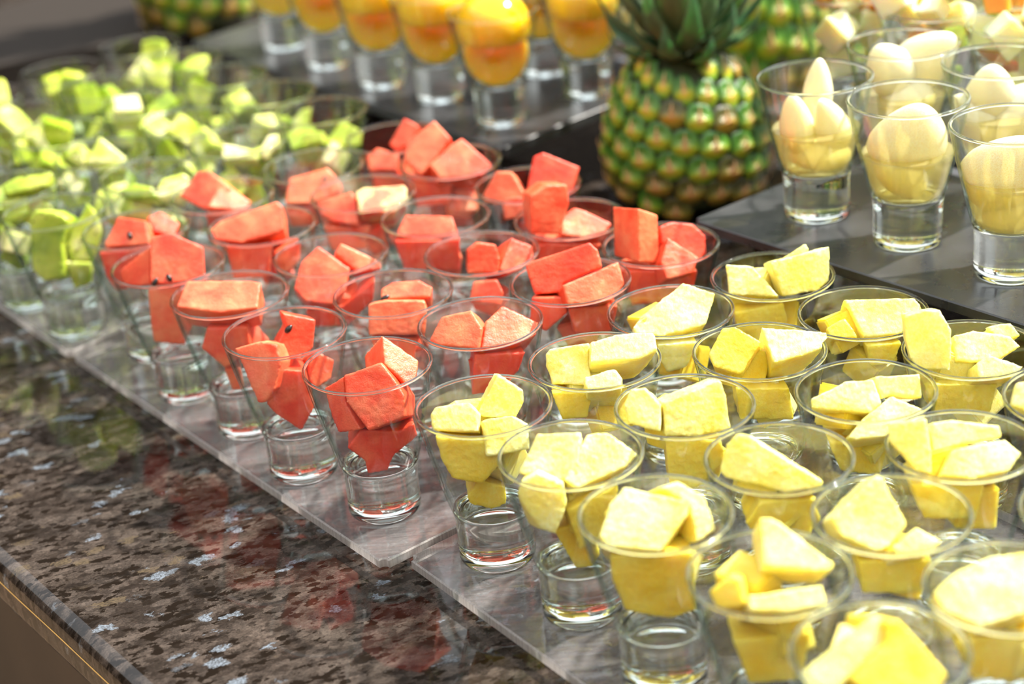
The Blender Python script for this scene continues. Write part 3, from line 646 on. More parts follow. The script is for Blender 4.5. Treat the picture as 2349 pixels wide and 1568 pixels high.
PD = {
'P1': [([(1095,950),(1143,858),(1200,895),(1202,922),(1184,957),(1112,957)], -.004, 70, 6, .015, 0, 'pointed back chunk'),
       ([(985,950),(996,933),(1077,921),(1098,945),(1098,990),(992,986)], .004, 54, -10, .020, 0, 'rough left chunk'),
       ([(1104,968),(1116,961),(1176,953),(1213,973),(1216,1030),(1116,1046)], .010, 64, 6, .015, 0, 'right chunk'),
       ([(998,1000),(1110,1010),(1150,1060),(1106,1110),(1037,1096),(1012,1052)], .012, 84, 0, .022, 1, 'lower chunk'),
       ([(1073,1139),(1098,1100),(1160,1116),(1162,1156),(1127,1168),(1079,1156)], .006, 84, 5, .016, 1, 'amber lowest chunk')],
'P2': [([(1188,1085),(1232,995),(1333,991),(1325,1090),(1290,1102)], .000, 56, -5, .018, 0, 'back left chunk'),
       ([(1294,1100),(1347,995),(1394,992),(1464,1040),(1437,1068),(1326,1120)], -.001, 46, 12, .020, 0, 'broad right chunk'),
       ([(1186,1130),(1196,1102),(1232,1085),(1292,1109),(1300,1156),(1275,1226),(1210,1206)], .018, 70, -5, .018, 0, 'front left chunk'),
       ([(1300,1170),(1420,1110),(1400,1230),(1330,1260)], .008, 84, 10, .018, 1, 'right lower chunk'),
       ([(1270,1215),(1340,1200),(1377,1270),(1358,1308),(1325,1310)], .006, 85, 0, .018, 1, 'narrow lowest chunk')],
'P3': [([(1374,1232),(1398,1157),(1432,1114),(1581,1151),(1577,1181),(1515,1264),(1392,1254)], .004, 46, 0, .022, 0, 'broad square top chunk'),
       ([(1515,1118),(1556,1104),(1616,1139),(1643,1214),(1599,1244),(1582,1156)], -.004, 58, 25, .020, 0, 'curved right chunk'),
       ([(1400,1274),(1590,1266),(1599,1400),(1539,1420),(1434,1400),(1405,1326)], .010, 85, 0, .026, 1, 'large lower chunk')],
'P4': [([(1741,1186),(1770,1186),(1843,1238),(1913,1292),(1905,1310),(1753,1298)], -.004, 44, 6, .018, 0, 'pointed back chunk'),
       ([(1716,1366),(1888,1341),(1896,1388),(1805,1404),(1720,1400)], .014, 50, 5, .026, 0, 'front slab chunk'),
       ([(1628,1356),(1673,1318),(1698,1326),(1712,1390),(1645,1398)], .008, 64, -20, .026, 1, 'small left chunk'),
       ([(1680,1470),(1860,1450),(1840,1560),(1720,1568)], .006, 84, 0, .022, 1, 'lower chunk')],
'P5': [([(1838,1540),(2003,1405),(2034,1424),(2030,1475),(1900,1595),(1850,1582)], .000, 42, -20, .028, 0, 'roof-shaped left chunk'),
       ([(2037,1425),(2062,1420),(2176,1545),(2150,1600),(2000,1620),(1962,1560),(2031,1474)], .006, 66, 18, .026, 1, 'yellow right chunk')],
'P6': [([(1252,812),(1262,800),(1350,787),(1354,849),(1358,884),(1267,880),(1253,840)], -.002, 66, -6, .018, 0, 'left square chunk'),
       ([(1352,785),(1420,766),(1501,761),(1508,800),(1470,822),(1355,832)], .002, 46, 6, .024, 0, 'large top right chunk'),
       ([(1338,864),(1412,846),(1429,868),(1424,888),(1346,893)], .018, 44, 0, .026, 0, 'small front chunk'),
       ([(1265,900),(1360,900),(1348,960),(1290,962)], .008, 84, 0, .022, 1, 'lower left chunk')],
'P7': [([(1432,925),(1447,892),(1479,890),(1517,928),(1515,990),(1440,970)], .002, 60, -12, .020, 0, 'left wedge chunk'),
       ([(1520,924),(1652,870),(1665,906),(1677,984),(1600,1001),(1526,1000)], .004, 70, 8, .015, 0, 'tall flat right chunk'),
       ([(1526,1008),(1654,1008),(1664,1058),(1600,1120),(1535,1110)], .010, 84, 0, .022, 1, 'lower chunk')],
'P8': [([(1651,1078),(1665,1020),(1690,995),(1717,998),(1888,1105),(1880,1118),(1805,1130),(1662,1094)], .000, 62, -14, .017, 0, 'long sloping chunk'),
       ([(1711,1200),(1745,1150),(1872,1143),(1862,1230),(1740,1240)], .006, 84, 0, .020, 1, 'lower chunk')],
'P9': [([(1908,1190),(2013,1088),(2022,1093),(2080,1202),(2040,1254),(2010,1264),(1932,1230)], -.001, 56, 10, .022, 0, 'tall peaked chunk'),
       ([(2047,1254),(2103,1208),(2160,1241),(2137,1262),(2062,1276)], .012, 46, 12, .024, 0, 'low right chunk'),
       ([(1970,1288),(2060,1283),(2140,1283),(2114,1358),(1980,1362)], .004, 84, 0, .022, 1, 'lower chunk')],
'P10': [([(2140,1358),(2196,1310),(2273,1276),(2349,1267),(2400,1280),(2400,1390),(2250,1438),(2165,1400)], .000, 42, 0, .026, 0, 'large pale top chunk'),
       ([(2190,1470),(2380,1450),(2360,1560),(2230,1560)], .004, 84, 0, .024, 1, 'lower chunk')],
'P11': [([(1452,750),(1470,724),(1568,649),(1642,672),(1620,744),(1517,771),(1457,765)], -.002, 48, 6, .016, 0, 'big fan-shaped slice'),
       ([(1508,790),(1600,785),(1577,840),(1531,855),(1512,825)], .008, 84, 0, .022, 0, 'lower chunk')],
'P12': [([(1625,812),(1657,752),(1685,747),(1745,784),(1718,830),(1700,858),(1636,840)], .004, 54, -10, .020, 1, 'rough left chunk'),
       ([(1747,750),(1898,761),(1904,790),(1840,815),(1774,832)], .000, 42, 6, .022, 0, 'flat triangular right chunk'),
       ([(1688,890),(1810,890),(1822,962),(1698,962)], .008, 84, 0, .024, 1, 'lower chunk')],
'P13': [([(1858,915),(1942,874),(2004,868),(2020,922),(1999,946),(1860,937)], .002, 52, -12, .018, 0, 'left slanted chunk'),
       ([(2006,864),(2110,857),(2117,914),(2045,905),(2022,914)], -.008, 60, 8, .016, 0, 'back right chunk'),
       ([(1944,1003),(1980,958),(2045,908),(2118,938),(2122,957),(2050,998),(1962,1008)], .016, 50, 4, .022, 0, 'front ragged chunk'),
       ([(1900,1010),(2040,1020),(2020,1090),(1930,1080)], .004, 84, 0, .022, 1, 'lower chunk')],
'P14': [([(2037,968),(2124,961),(2131,1002),(2139,1088),(2100,1080),(2040,1012)], .004, 62, -10, .016, 0, 'left upright chunk'),
       ([(2135,970),(2188,963),(2292,977),(2300,1002),(2188,1022),(2143,1062)], -.007, 58, 4, .018, 0, 'back long chunk'),
       ([(2156,1090),(2184,1030),(2307,1007),(2343,1040),(2315,1080),(2230,1098)], .010, 46, 5, .022, 0, 'front right chunk'),
       ([(2090,1110),(2260,1110),(2240,1190),(2120,1190)], .008, 84, 0, .026, 1, 'lower chunk')],
'P15': [([(2345,1200),(2420,1150),(2500,1190),(2480,1260),(2380,1250)], .000, 50, 0, .022, 0, 'top chunk')],
'P16': [([(1664,606),(1727,611),(1750,638),(1787,680),(1672,675)], .004, 58, -10, .016, 0, 'left golden chunk'),
       ([(1766,601),(1904,565),(1902,643),(1876,666),(1798,680)], .004, 68, 10, .013, 0, 'large upright right slice'),
       ([(1790,596),(1848,558),(1856,573),(1820,610),(1770,632)], -.010, 62, 0, .010, 0, 'back pointed chunk'),
       ([(1684,716),(1797,695),(1808,737),(1780,790),(1700,790)], .008, 84, 0, .022, 1, 'lower chunk')],
'P17': [([(1936,687),(2097,682),(2118,709),(2068,764),(1984,773)], -.001, 46, 4, .020, 0, 'large wedge slice'),
       ([(1894,752),(1938,729),(1968,768),(1965,776),(1907,775)], .008, 54, -8, .026, 1, 'left lower chunk'),
       ([(1985,790),(2069,785),(2050,835),(1998,840)], .010, 80, 0, .022, 1, 'right lower chunk')],
'P18': [([(2074,724),(2120,712),(2156,710),(2184,756),(2180,848),(2096,848),(2080,784)], .004, 70, -6, .014, 0, 'tall upright left chunk'),
       ([(2184,770),(2232,757),(2315,770),(2343,793),(2280,828),(2192,830)], -.004, 52, 4, .018, 0, 'middle chunk'),
       ([(2240,832),(2270,813),(2349,840),(2326,867),(2244,867)], .014, 52, 6, .024, 0, 'front right chunk'),
       ([(2262,748),(2317,740),(2343,768),(2300,783)], -.014, 50, 0, .014, 0, 'back knobbly chunk'),
       ([(2120,880),(2290,880),(2270,950),(2140,950)], .006, 84, 0, .024, 1, 'lower chunk')],
'P19': [([(2318,930),(2330,880),(2400,860),(2440,900),(2400,960)], .002, 55, -10, .018, 0, 'left top chunk'),
       ([(2420,870),(2520,860),(2540,930),(2440,940)], .002, 55, 8, .018, 0, 'right top chunk')]}
WMAT = {0: WM, 1: WM2, 2: WMP}; PMAT = {0: PA, 1: PA2}
for k, L in WD.items():
    x, y = XY[k]
    for poly, fo, ti, az, dp, m, d in L:
        piece('watermelon_chunk', 'watermelon chunk', (x, y, 0), poly, fo, ti, az, dp, WMAT[m], d + ' in ' + cup_where(k), 'watermelon chunks in cups', .0003)
for k, L in PD.items():
    x, y = XY[k]
    for poly, fo, ti, az, dp, m, d in L:
        piece('pineapple_chunk', 'pineapple chunk', (x, y, 0), poly, fo, ti, az, dp, PMAT[m], d + ' in ' + cup_where(k), 'pineapple chunks in cups', .00055)

# ------------------------------------------------------------------ kiwi cups
def kpos(i, j):
    p = K0 + KA * i + KB * j; return p.x, p.y
KDONE = {}
KD = {
(0, 0): [([(67,498),(83,481),(123,483),(156,503),(142,560),(150,640),(100,645),(73,618)], .008, 72, -5, .018, 'tall left wedge'),
         ([(152,560),(165,520),(184,496),(200,466),(220,484),(236,530),(214,598),(162,598)], -.003, 70, 10, .016, 'curved right slice'),
         ([(150,600),(214,603),(210,650),(170,665)], .008, 84, 8, .018, 'seeded lowest piece')],
(0, 1): [([(268,440),(305,419),(350,428),(360,450),(300,455)], .008, 48, -5, .022, 'left bright green piece'),
         ([(350,452),(372,410),(420,396),(440,410),(420,450)], .002, 52, 10, .020, 'right bright green piece')],
(1, 1): [([(196,372),(228,312),(290,362),(276,378)], .004, 56, 5, .018, 'pale pointed wedge'),
         ([(145,365),(175,330),(195,345),(190,378)], .000, 60, -10, .018, 'left piece')],
(0, 2): [([(508,362),(511,328),(590,344),(592,366)], .008, 46, 4, .018, 'pale flat bar'),
         ([(592,350),(615,310),(640,306),(640,330),(610,366)], .002, 55, 8, .016, 'slanted stick piece')],
(0, 3): [([(742,330),(784,273),(850,312),(822,336)], .002, 46, 5, .018, 'whitish top piece'),
         ([(690,325),(700,300),(740,300),(745,330)], .010, 60, -5, .018, 'left piece')],
(1, 3): [([(660,290),(690,250),(720,246),(755,285),(740,308),(670,305)], .004, 56, 5, .020, 'yellow-green top piece'),
         ([(590,300),(605,265),(660,265),(660,300)], .006, 60, -8, .018, 'left piece')],
(2, 3): [([(688,228),(700,205),(750,198),(760,230),(720,245)], -.004, 54, 10, .018, 'top right piece')],
(1, 0): [([(0,425),(40,405),(120,395),(110,425),(10,448)], .006, 46, 0, .018, 'flat yellow-green slice'),
         ([(0,455),(60,450),(65,490),(10,510)], .012, 60, 0, .020, 'front piece')],
(4, 3): [([(318,150),(325,95),(355,88),(378,92),(382,150),(350,170)], .000, 66, 0, .014, 'tall standing slice'),
         ([(385,150),(400,110),(425,115),(425,150)], .002, 62, 8, .014, 'pale right piece')]}
for (i, j), L in KD.items():
    x, y = kpos(i, j)
    for n, (poly, fo, ti, az, dp, d) in enumerate(L):
        piece('kiwi_piece', 'kiwi piece', (x, y, 0), poly, fo, ti, az, dp, KW, '%s in kiwi cup, %s row from watermelon, %s from left' % (d, ORD[i], ORD[j]), 'kiwi pieces in cups', .0004, .0015)
finish_pieces()
bpy.context.view_layer.update()
# black seeds set in the watermelon flesh (parts of their chunk)
vs, fs = lathe([(0, -.0032), (.0012, -.0025), (.0018, -.0008), (.0016, .0010), (.0008, .0026), (0, .0032)], 12)
SEEDM = bpy.data.meshes.new('seed'); SEEDM.from_pydata(vs, [], fs); SEEDM.materials.append(SEED)
for p_ in SEEDM.polygons: p_.use_smooth = True
for u, v in ((298, 540), (388, 637), (356, 646), (884, 683), (662, 754), (745, 411)):
    d = ray(u, v); best = None
    for (o, *_r) in PIECES:
        if o.name.startswith('watermelon'):
            hit, loc, nrm, _i = o.ray_cast(CAM - o.location, d)
            if hit and (best is None or (loc + o.location - CAM).length < best[0]): best = ((loc + o.location - CAM).length, o, loc, nrm)
    if best:
        sd = bpy.data.objects.new('seed', SEEDM); COL.objects.link(sd); sd.parent = best[1]
        q = best[3].to_track_quat('Y', 'Z'); sd.rotation_euler = (q.to_matrix() @ Matrix.Rotation(rng.uniform(-1.2, 1.2), 3, 'Y')).to_euler(); sd.location = best[2] + best[3] * .0002
        sd['label'] = 'small black seed'

def lib_mesh(name, kind, mat, seed, k=1.0):
    rr = random.Random(seed); bm = bmesh.new()
    if kind == 'wedge':
        n = 6; r = rr.uniform(.021, .026); h = rr.uniform(.015, .020); ang = rr.uniform(1.2, 1.9)
        pts = [(0, 0)] + [(r * math.cos(ang * k / n), r * math.sin(ang * k / n)) for k in range(n + 1)]
        c = (r * .45 * math.cos(ang / 2), r * .45 * math.sin(ang / 2))
        vb = [bm.verts.new((x - c[0], y - c[1], -h / 2)) for x, y in pts]
        f = bm.faces.new(vb); ex = bmesh.ops.extrude_face_region(bm, geom=[f])
        for v in ex['geom']:
            if isinstance(v, bmesh.types.BMVert): v.co.z += h
    else:
        s_ = rr.uniform(.018, .023); bmesh.ops.create_cube(bm, size=s_)
        for v in bm.verts: v.co *= rr.uniform(.85, 1.15)
    for v in bm.verts: v.co *= k
    bmesh.ops.recalc_face_normals(bm, faces=bm.faces)
    bmesh.ops.bevel(bm, geom=list(bm.edges), offset=.0011, segments=2, affect='EDGES')
    me = bpy.data.meshes.new(name); bm.to_mesh(me); bm.free(); me.materials.append(mat)
    return me
KLIB = [lib_mesh('kiwi_piece', 'wedge' if s % 3 else 'cube', KW, s) for s in range(6)]
def scatter(lib, x, y, z, n, name, cat, label, group, top=True, keep=None, zlo=.042, zhi=.098, rr=rng):
    got = keep or []
    for k in range(n):
        best = None
        for _ in range(40):
            zz = zlo + (zhi - zlo) * (k + rr.uniform(0, .5)) / n
            rl = max(.002, float(r_in(min(zz - .006, .094))) - .0115); a = rr.uniform(0, 6.28); q = rl * math.sqrt(rr.random())
            p = Vector((x + q * math.cos(a), y + q * math.sin(a), z + zz))
            d = min([(p - g).length for g in got], default=1)
            if best is None or d > best[0]: best = (d, p)
            if d > .020: break
        p = best[1]; got.append(p)
        lb = label[k] if isinstance(label, list) else label
        o = bpy.data.objects.new(name, rr.choice(lib)); COL.objects.link(o); o.location = p
        o.rotation_euler = (rr.uniform(0, 6.28), rr.uniform(0, 6.28), rr.uniform(0, 6.28)); tag(o, lb, cat, group)
krng = random.Random(11)
for i in range(5):
    for j in range(4):
        if (i, j) in ((3, 0), (4, 0)): continue
        x, y = kpos(i, j)
        where = '%s row from watermelon, %s from left' % (ORD[i], ORD[j])
        place_cup(x, y, 0, 'glass cup of green kiwi, ' + where, 'glass cups of kiwi')
        done = KD.get((i, j))
        if (i, j) == (0, 0): continue
        nm = 3 if done else 6
        keep = [Vector((x, y, .088))] if done else []
        scatter(KLIB, x, y, 0, nm, 'kiwi_piece', 'kiwi piece', [q_ + ' kiwi piece in kiwi cup, ' + where for q_ in (('lowest', 'middle low', 'upper low') if nm == 3 else ('lowest', 'second lowest', 'lower middle', 'upper middle', 'second highest', 'topmost'))], 'kiwi pieces in cups', keep=keep, zhi=.074 if done else (.094 if i > 1 else .09), rr=krng)

WLIB = [lib_mesh('watermelon_chunk', 'cube', WM2, 31), lib_mesh('watermelon_chunk', 'cube', WM, 32)]
PLIB = [lib_mesh('pineapple_chunk', 'cube', PA, 33), lib_mesh('pineapple_chunk', 'cube', PA2, 34)]
frng = random.Random(3)
for k, (x, y) in XY.items():
    if k[0] == 'R' or k in ('W1', 'W2'): continue
    lib, nm = (WLIB, 'watermelon') if k[0] == 'W' else (PLIB, 'pineapple')
    for dx, zz, d in (((.006, .056, 'back lower filler'), (-.008, .078, 'back left upper')) if k[0] == 'P' else ((.004, .058, 'back lower'),)):
        o = bpy.data.objects.new(nm + '_chunk', frng.choice(lib)); COL.objects.link(o)
        o.location = (x + dx, y + (.008 if zz < .07 else .012), zz); o.rotation_euler = (frng.uniform(-.6, .6), frng.uniform(-.6, .6), frng.uniform(0, 6.28))
        tag(o, d.replace(' filler', '') + ' chunk in ' + cup_where(k), nm + ' chunk', nm + ' chunks in cups')

# ------------------------------------------------------------------ halves of peach and pear
def half_mesh(name, mat, pear=False, seg=28):
    """half of a fruit: domed back (+y... -y dome), flat cut face with a shallow core hollow, unit size"""
    bm = bmesh.new(); bmesh.ops.create_uvsphere(bm, u_segments=seg, v_segments=seg, radius=1.0)
    for v in bm.verts:
        x, y, z = v.co
        if pear:
            w_ = 1 - .30 * (z + 1) / 2 * (1 if z > -.3 else .9) - .10 * max(0, z); x *= w_; y *= w_
        if y > 0:                                   # flatten the cut side
            rr2 = math.sqrt(x * x + z * z)
            y = .10 * (y ** .5) - (.22 * max(0, 1 - (rr2 / .42) ** 2) if rr2 < .42 else 0)
        v.co = (x, y, z)
    me = bpy.data.meshes.new(name); bm.to_mesh(me); bm.free(); me.materials.append(mat)
    for p in me.polygons: p.use_smooth = True
    return me
PEACH1, PEACH2 = half_mesh('peach_half', PE1), half_mesh('peach_half', PE2)
PEARH = half_mesh('pear_half', PR, True)
def put_half(me, name, cat, cup, u, v, fo, sx_, sy_, sz_, rot, label, group):
    x, y, z = cup; p = at_y(u, v, y - fo)
    o = bpy.data.objects.new(name, me); COL.objects.link(o); o.location = p
    o.scale = (sx_, sy_, sz_); o.rotation_euler = tuple(R_(a) for a in rot); tag(o, label, cat, group)
    me2 = me.copy(); o.data = me2; mw = Matrix.LocRotScale(o.location, o.rotation_euler, o.scale); inv = mw.inverted()
    for vv in me2.vertices:
        q = mw @ vv.co; zz = q.z - z; d = Vector((q.x - x, q.y - y)); lim = float(r_in(min(max(zz, .0296), .0942))) - .0009
        if zz < .0296: q.z = z + .0296
        if zz < .096 and d.length > lim: d = d.normalized() * lim; q.x = x + d.x; q.y = y + d.y
        vv.co = inv @ q
    return o
PEARS = {
'R1': [(1828, 284, .006, .0135, .012, .021, (8, -6, -20), 'left upright pear half'), (1903, 288, .006, .0150, .012, .024, (10, -28, 25), 'right leaning pear half'),
       (1876, 205, -.010, .0115, .011, .021, (0, 4, 0), 'back pointed pear half'), (1880, 345, .000, .024, .022, .012, (0, 5, 0), 'pear half lying in the syrup')],
'R2': [(2085, 312, .004, .0285, .022, .027, (25, 10, 0), 'large domed pear half'), (2070, 395, .004, .022, .020, .014, (0, 40, 0), 'pear half low in the syrup')],
'R3': [(2310, 392, .004, .0285, .020, .029, (20, 35, -10), 'large pear half with hollow core'), (2320, 470, .000, .022, .020, .016, (0, -20, 0), 'pear half low in the syrup')],
'R4': [(2040, 156, .004, .020, .016, .020, (10, -30, 0), 'left pear half'), (2125, 134, .000, .022, .014, .024, (10, 50, 0), 'long right pear half'),
       (2080, 215, .002, .022, .020, .016, (0, 0, 0), 'pear half low in the syrup')],
'R5': [(2270, 212, .004, .020, .014, .020, (10, 0, 0), 'upper pear half'), (2230, 270, .004, .0185, .014, .020, (0, -40, 0), 'left pear half'),
       (2320, 260, .002, .020, .016, .022, (0, 35, 0), 'right pear half')]}
PEARLOC = {'R1': 'pear cup nearest the whole pineapple', 'R2': 'middle cup of the front pear row', 'R3': 'rightmost cup of the front pear row',
           'R4': 'back pear cup beside the mixed fruit', 'R5': 'back pear cup at the right edge'}
def syrup(cup, top, label):
    x, y, z = cup
    prof = [(0, .0292), (.014, .0304)] + [(float(r_in(a)) - .0004, a) for a in np.linspace(.033, top, 8)] + [(float(r_in(top)) - .0015, top - .0004), (0, top - .0004)]
    vs, fs = lathe(prof, 48); o = mesh_obj('syrup', vs, fs, SYR, None, True, (x, y, z)); tag(o, label, 'syrup', 'syrup in the pear cups'); return o
for k, L in PEARS.items():
    x, y = XY[k]; place_cup(x, y, SZ, 'flared glass, ' + PEARLOC[k], 'glass cups of pears')
    syrup((x, y, SZ), .060 if k != 'R3' else .062, 'cloudy yellow syrup in ' + PEARLOC[k])
    for u, v, fo, a, b, c3, rot, d in L:
        put_half(PEARH, 'pear_half', 'pear half', (x, y, SZ), u, v, fo, a, b, c3, rot, d + ' in ' + PEARLOC[k], 'pear halves')
# peaches
OC = [((1151, 276), 1, 'front peach cup at the tray corner'), ((1012, 222), 1, 'second peach cup along the front edge'), ((880, 190), 1, 'third peach cup along the front edge'),
      ((757, 146), 1, 'fourth peach cup along the front edge'), ((655, 104), 2, 'farthest peach cup near the back pineapple'), ((1349, 212), 2, 'peach cup beside the pineapple crown'), ((1250, 163), 2, 'second-row peach cup between two front cups')]
OP = [Vector(at_z(u, v, OZ)[:2]) for (u, v), m, loc in OC]
for _ in range(40):
    for a in range(len(OP)):
        for b in range(a + 1, len(OP)):
            d = OP[b] - OP[a]
            if d.length < .0765: m_ = d * ((.0766 - d.length) / d.length / 2); OP[a] -= m_; OP[b] += m_
for ((u, v), m, loc), op_ in zip(OC, OP):
    p = (op_.x, op_.y, OZ); place_cup(p[0], p[1], OZ, 'flared glass, ' + loc, 'glass cups of peaches')
    me = PEACH1 if m == 1 else PEACH2; gz = rng.uniform(-20, 20)
    for zc, sc3, rot, d in ((.059, (.0265, .0265, .0280), (14, 10, 180 + gz), 'lower peach half'), (.080, (.0300, .0300, .0290), (-16, gz, 10), 'domed upper peach half')):
        o = bpy.data.objects.new('peach_half', me); COL.objects.link(o); o.location = (p[0], p[1] - .001, OZ + zc); o.scale = sc3
        o.rotation_euler = tuple(R_(a) for a in rot); tag(o, d + ' in ' + loc, 'peach half', 'peach halves')
        me2 = me.copy(); o.data = me2; mw = Matrix.LocRotScale(o.location, o.rotation_euler, o.scale); inv = mw.inverted()
        for vv in me2.vertices:
            q = mw @ vv.co; zz = q.z - OZ; dd = Vector((q.x - p[0], q.y - p[1])); lim = float(r_in(min(max(zz, .0296), .0942))) - .0009
            if zz < .0296: q.z = OZ + .0296
            if d[0] == 'l': q.z = min(q.z, OZ + .0690)
            else: q.z = max(q.z, OZ + .0694)
            if zz < .096 and dd.length > lim: dd = dd.normalized() * lim; q.x = p[0] + dd.x; q.y = p[1] + dd.y
            vv.co = inv @ q
# a cup of white pears behind the peach cups, half hidden by the pineapple crown
p = Vector((OP[5].x, OP[5].y, OZ)) + SB.normalized() * .0775
loc = 'cup half hidden behind the pineapple crown'
place_cup(p.x, p.y, OZ, 'glass of white pear, ' + loc, 'glass cups of peaches')
put_half(PEARH, 'pear_half', 'pear half', (p.x, p.y, OZ), 1455, 60, 0, .026, .024, .026, (20, 0, 0), 'white pear half in ' + loc, 'pear halves')
put_half(PEARH, 'pear_half', 'pear half', (p.x, p.y, OZ), 1455, 105, 0, .024, .022, .018, (0, 40, 0), 'lower white pear half in ' + loc, 'pear halves')

# ------------------------------------------------------------------ mixed fruit cups, far right
MLIB = {'kiwi': [lib_mesh('kiwi_piece', 'wedge', KW, 21, .78)], 'watermelon': [lib_mesh('watermelon_cube', 'cube', WM, 22, .78)], 'papaya': [lib_mesh('papaya_cube', 'cube', ORG, 23, .78)],
        'melon': [lib_mesh('melon_cube', 'cube', MEL, 24), lib_mesh('melon_cube', 'cube', MEL, 25, .78)]}
mrng = random.Random(5)
for i in range(-1, 5):
    for j in range(0, 4):
        p = M0 + SA * i + SB * j
        q = p - CAM; dpt = q.dot(FWD); uu = 1174.5 + FPX * q.dot(RIGHT) / dpt
        if uu > 2500 or uu < 1880: continue
        where = 'mixed fruit cup, %s column, %s rank behind pears' % (ORD[i + 1], ORD[j])
        place_cup(p.x, p.y, MZ, 'glass ' + where, 'glass cups of mixed fruit')
        keep = []
        seq = ['melon', 'melon', 'papaya', 'kiwi', 'melon', 'watermelon', 'kiwi', 'papaya', 'melon', 'melon', 'kiwi', 'melon']; mrng.shuffle(seq)
        for k, kd in enumerate(seq):
            n0 = len(keep)
            for _ in range(40):
                zz = .042 + .072 * (k + mrng.uniform(0, .5)) / 12; rl = max(.002, float(r_in(min(zz - .006, .094))) - .009)
                a = mrng.uniform(0, 6.28); qq = rl * math.sqrt(mrng.random()); pp = Vector((p.x + qq * math.cos(a), p.y + qq * math.sin(a), MZ + zz))
                if min([(pp - g).length for g in keep], default=1) > .015: break
            keep.append(pp)
            nm = {'kiwi': 'kiwi_piece'}.get(kd, kd + '_cube'); colr = {'kiwi': 'green', 'watermelon': 'red', 'papaya': 'orange', 'melon': 'pale'}[kd]
            o = bpy.data.objects.new(nm, mrng.choice(MLIB[kd])); COL.objects.link(o); o.location = pp
            o.rotation_euler = (mrng.uniform(0, 6.28), mrng.uniform(0, 6.28), mrng.uniform(0, 6.28))
            tag(o, '%s %s piece %s in ' % (colr, kd, ('at the bottom', 'near the bottom', 'low down', 'lower middle', 'at mid height', 'upper middle', 'high up', 'near the top', 'nearly topmost', 'at the rim', 'above the rim', 'on top')[k]) + where, kd + ' piece', 'fruit pieces in mixed fruit cups')

# ------------------------------------------------------------------ whole pineapples
def eye_mesh(kind):
    """one rind eye, local x around, y up the fruit, z outward; unit radius"""
    rings, seg = 9, 18; vs = [(0, 0, 0)]; cols = []
    for a in range(1, rings + 1):
        rho = a / rings
        for b in range(seg):
            th = 2 * math.pi * b / seg
            hexr = 1.0 / max(.86, abs(math.cos(((th + math.pi / 6) % (math.pi / 3)) - math.pi / 6)) ** .0 )
            k = math.cos(math.pi / 6) / math.cos(((th) % (math.pi / 3)) - math.pi / 6)
            vs.append((rho * k * math.cos(th), rho * k * math.sin(th), 0))
    out = []
    for x, y, _ in vs:
        rho = min(1, math.hypot(x, y) * 1.05)
        z = .40 * math.sqrt(max(0, 1 - rho ** 2.4)) 
        # lower lip rises to a ridge across the middle, upper half slopes back
        ridge = math.exp(-((y + .12 + .25 * x * x) / .22) ** 2) * (1 - rho ** 4)
        z += .20 * ridge
        z -= .12 * math.exp(-((y - .35) / .22) ** 2 - (x / .5) ** 2)
        out.append((x, y, z))
        g1, g2, ye, br = (.040, .17, .010), (.13, .36, .014), (.95, .80, .030), (.70, .40, .16)
        if kind == 1: g1, g2, ye, br = (.060, .070, .010), (.16, .16, .012), (.74, .42, .020), (.55, .26, .08)
        f = min(1, max(0, (y + .9) / 1.6)); c = [g2[i] * (1 - f) + g1[i] * f for i in range(3)]
        wy = math.exp(-((y + .25 + .12 * abs(x)) / .26) ** 2) * max(0, 1 - abs(x) / .95)
        c = [c[i] * (1 - wy) + ye[i] * wy for i in range(3)]
        wb = math.exp(-(x / .20) ** 2 - ((y + .05) / .28) ** 2); c = [c[i] * (1 - wb) + br[i] * wb for i in range(3)]
        e = max(0, (rho - .86) / .14); c = [c[i] * (1 - .75 * e) for i in range(3)]
        cols.append((*c, 1))
    fs = [(0, 1 + b, 1 + (b + 1) % seg) for b in range(seg)]
    for a in range(rings - 1):
        for b in range(seg):
            p, q = 1 + a * seg, 1 + (a + 1) * seg; fs.append((p + b, q + b, q + (b + 1) % seg, p + (b + 1) % seg))
    # bract spike
    n0 = len(out); path = [(-.02, .44, .17), (.10, .56, .12), (.30, .66, .075), (.52, .66, .035), (.72, .60, .008)]
    for y, z, r in path:
        for b in range(6):
            t = 2 * math.pi * b / 6; out.append((r * math.cos(t) * 1.15, y, z + r * math.sin(t) * .6)); cols.append((.72, .45, .22, 1) if y > .2 else (.58, .34, .12, 1))
    for a in range(len(path) - 1):
        for b in range(6):
            p, q = n0 + a * 6, n0 + (a + 1) * 6; fs.append((p + b, p + (b + 1) % 6, q + (b + 1) % 6, q + b))
    me = bpy.data.meshes.new('eye'); me.from_pydata(out, [], fs)
    ca = me.color_attributes.new('Col', 'FLOAT_COLOR', 'POINT')
    for i, c in enumerate(cols): ca.data[i].color = c
    for p in me.polygons: p.use_smooth = True
    me.materials.append(EYE); return me
EM = [eye_mesh(0), eye_mesh(1)]
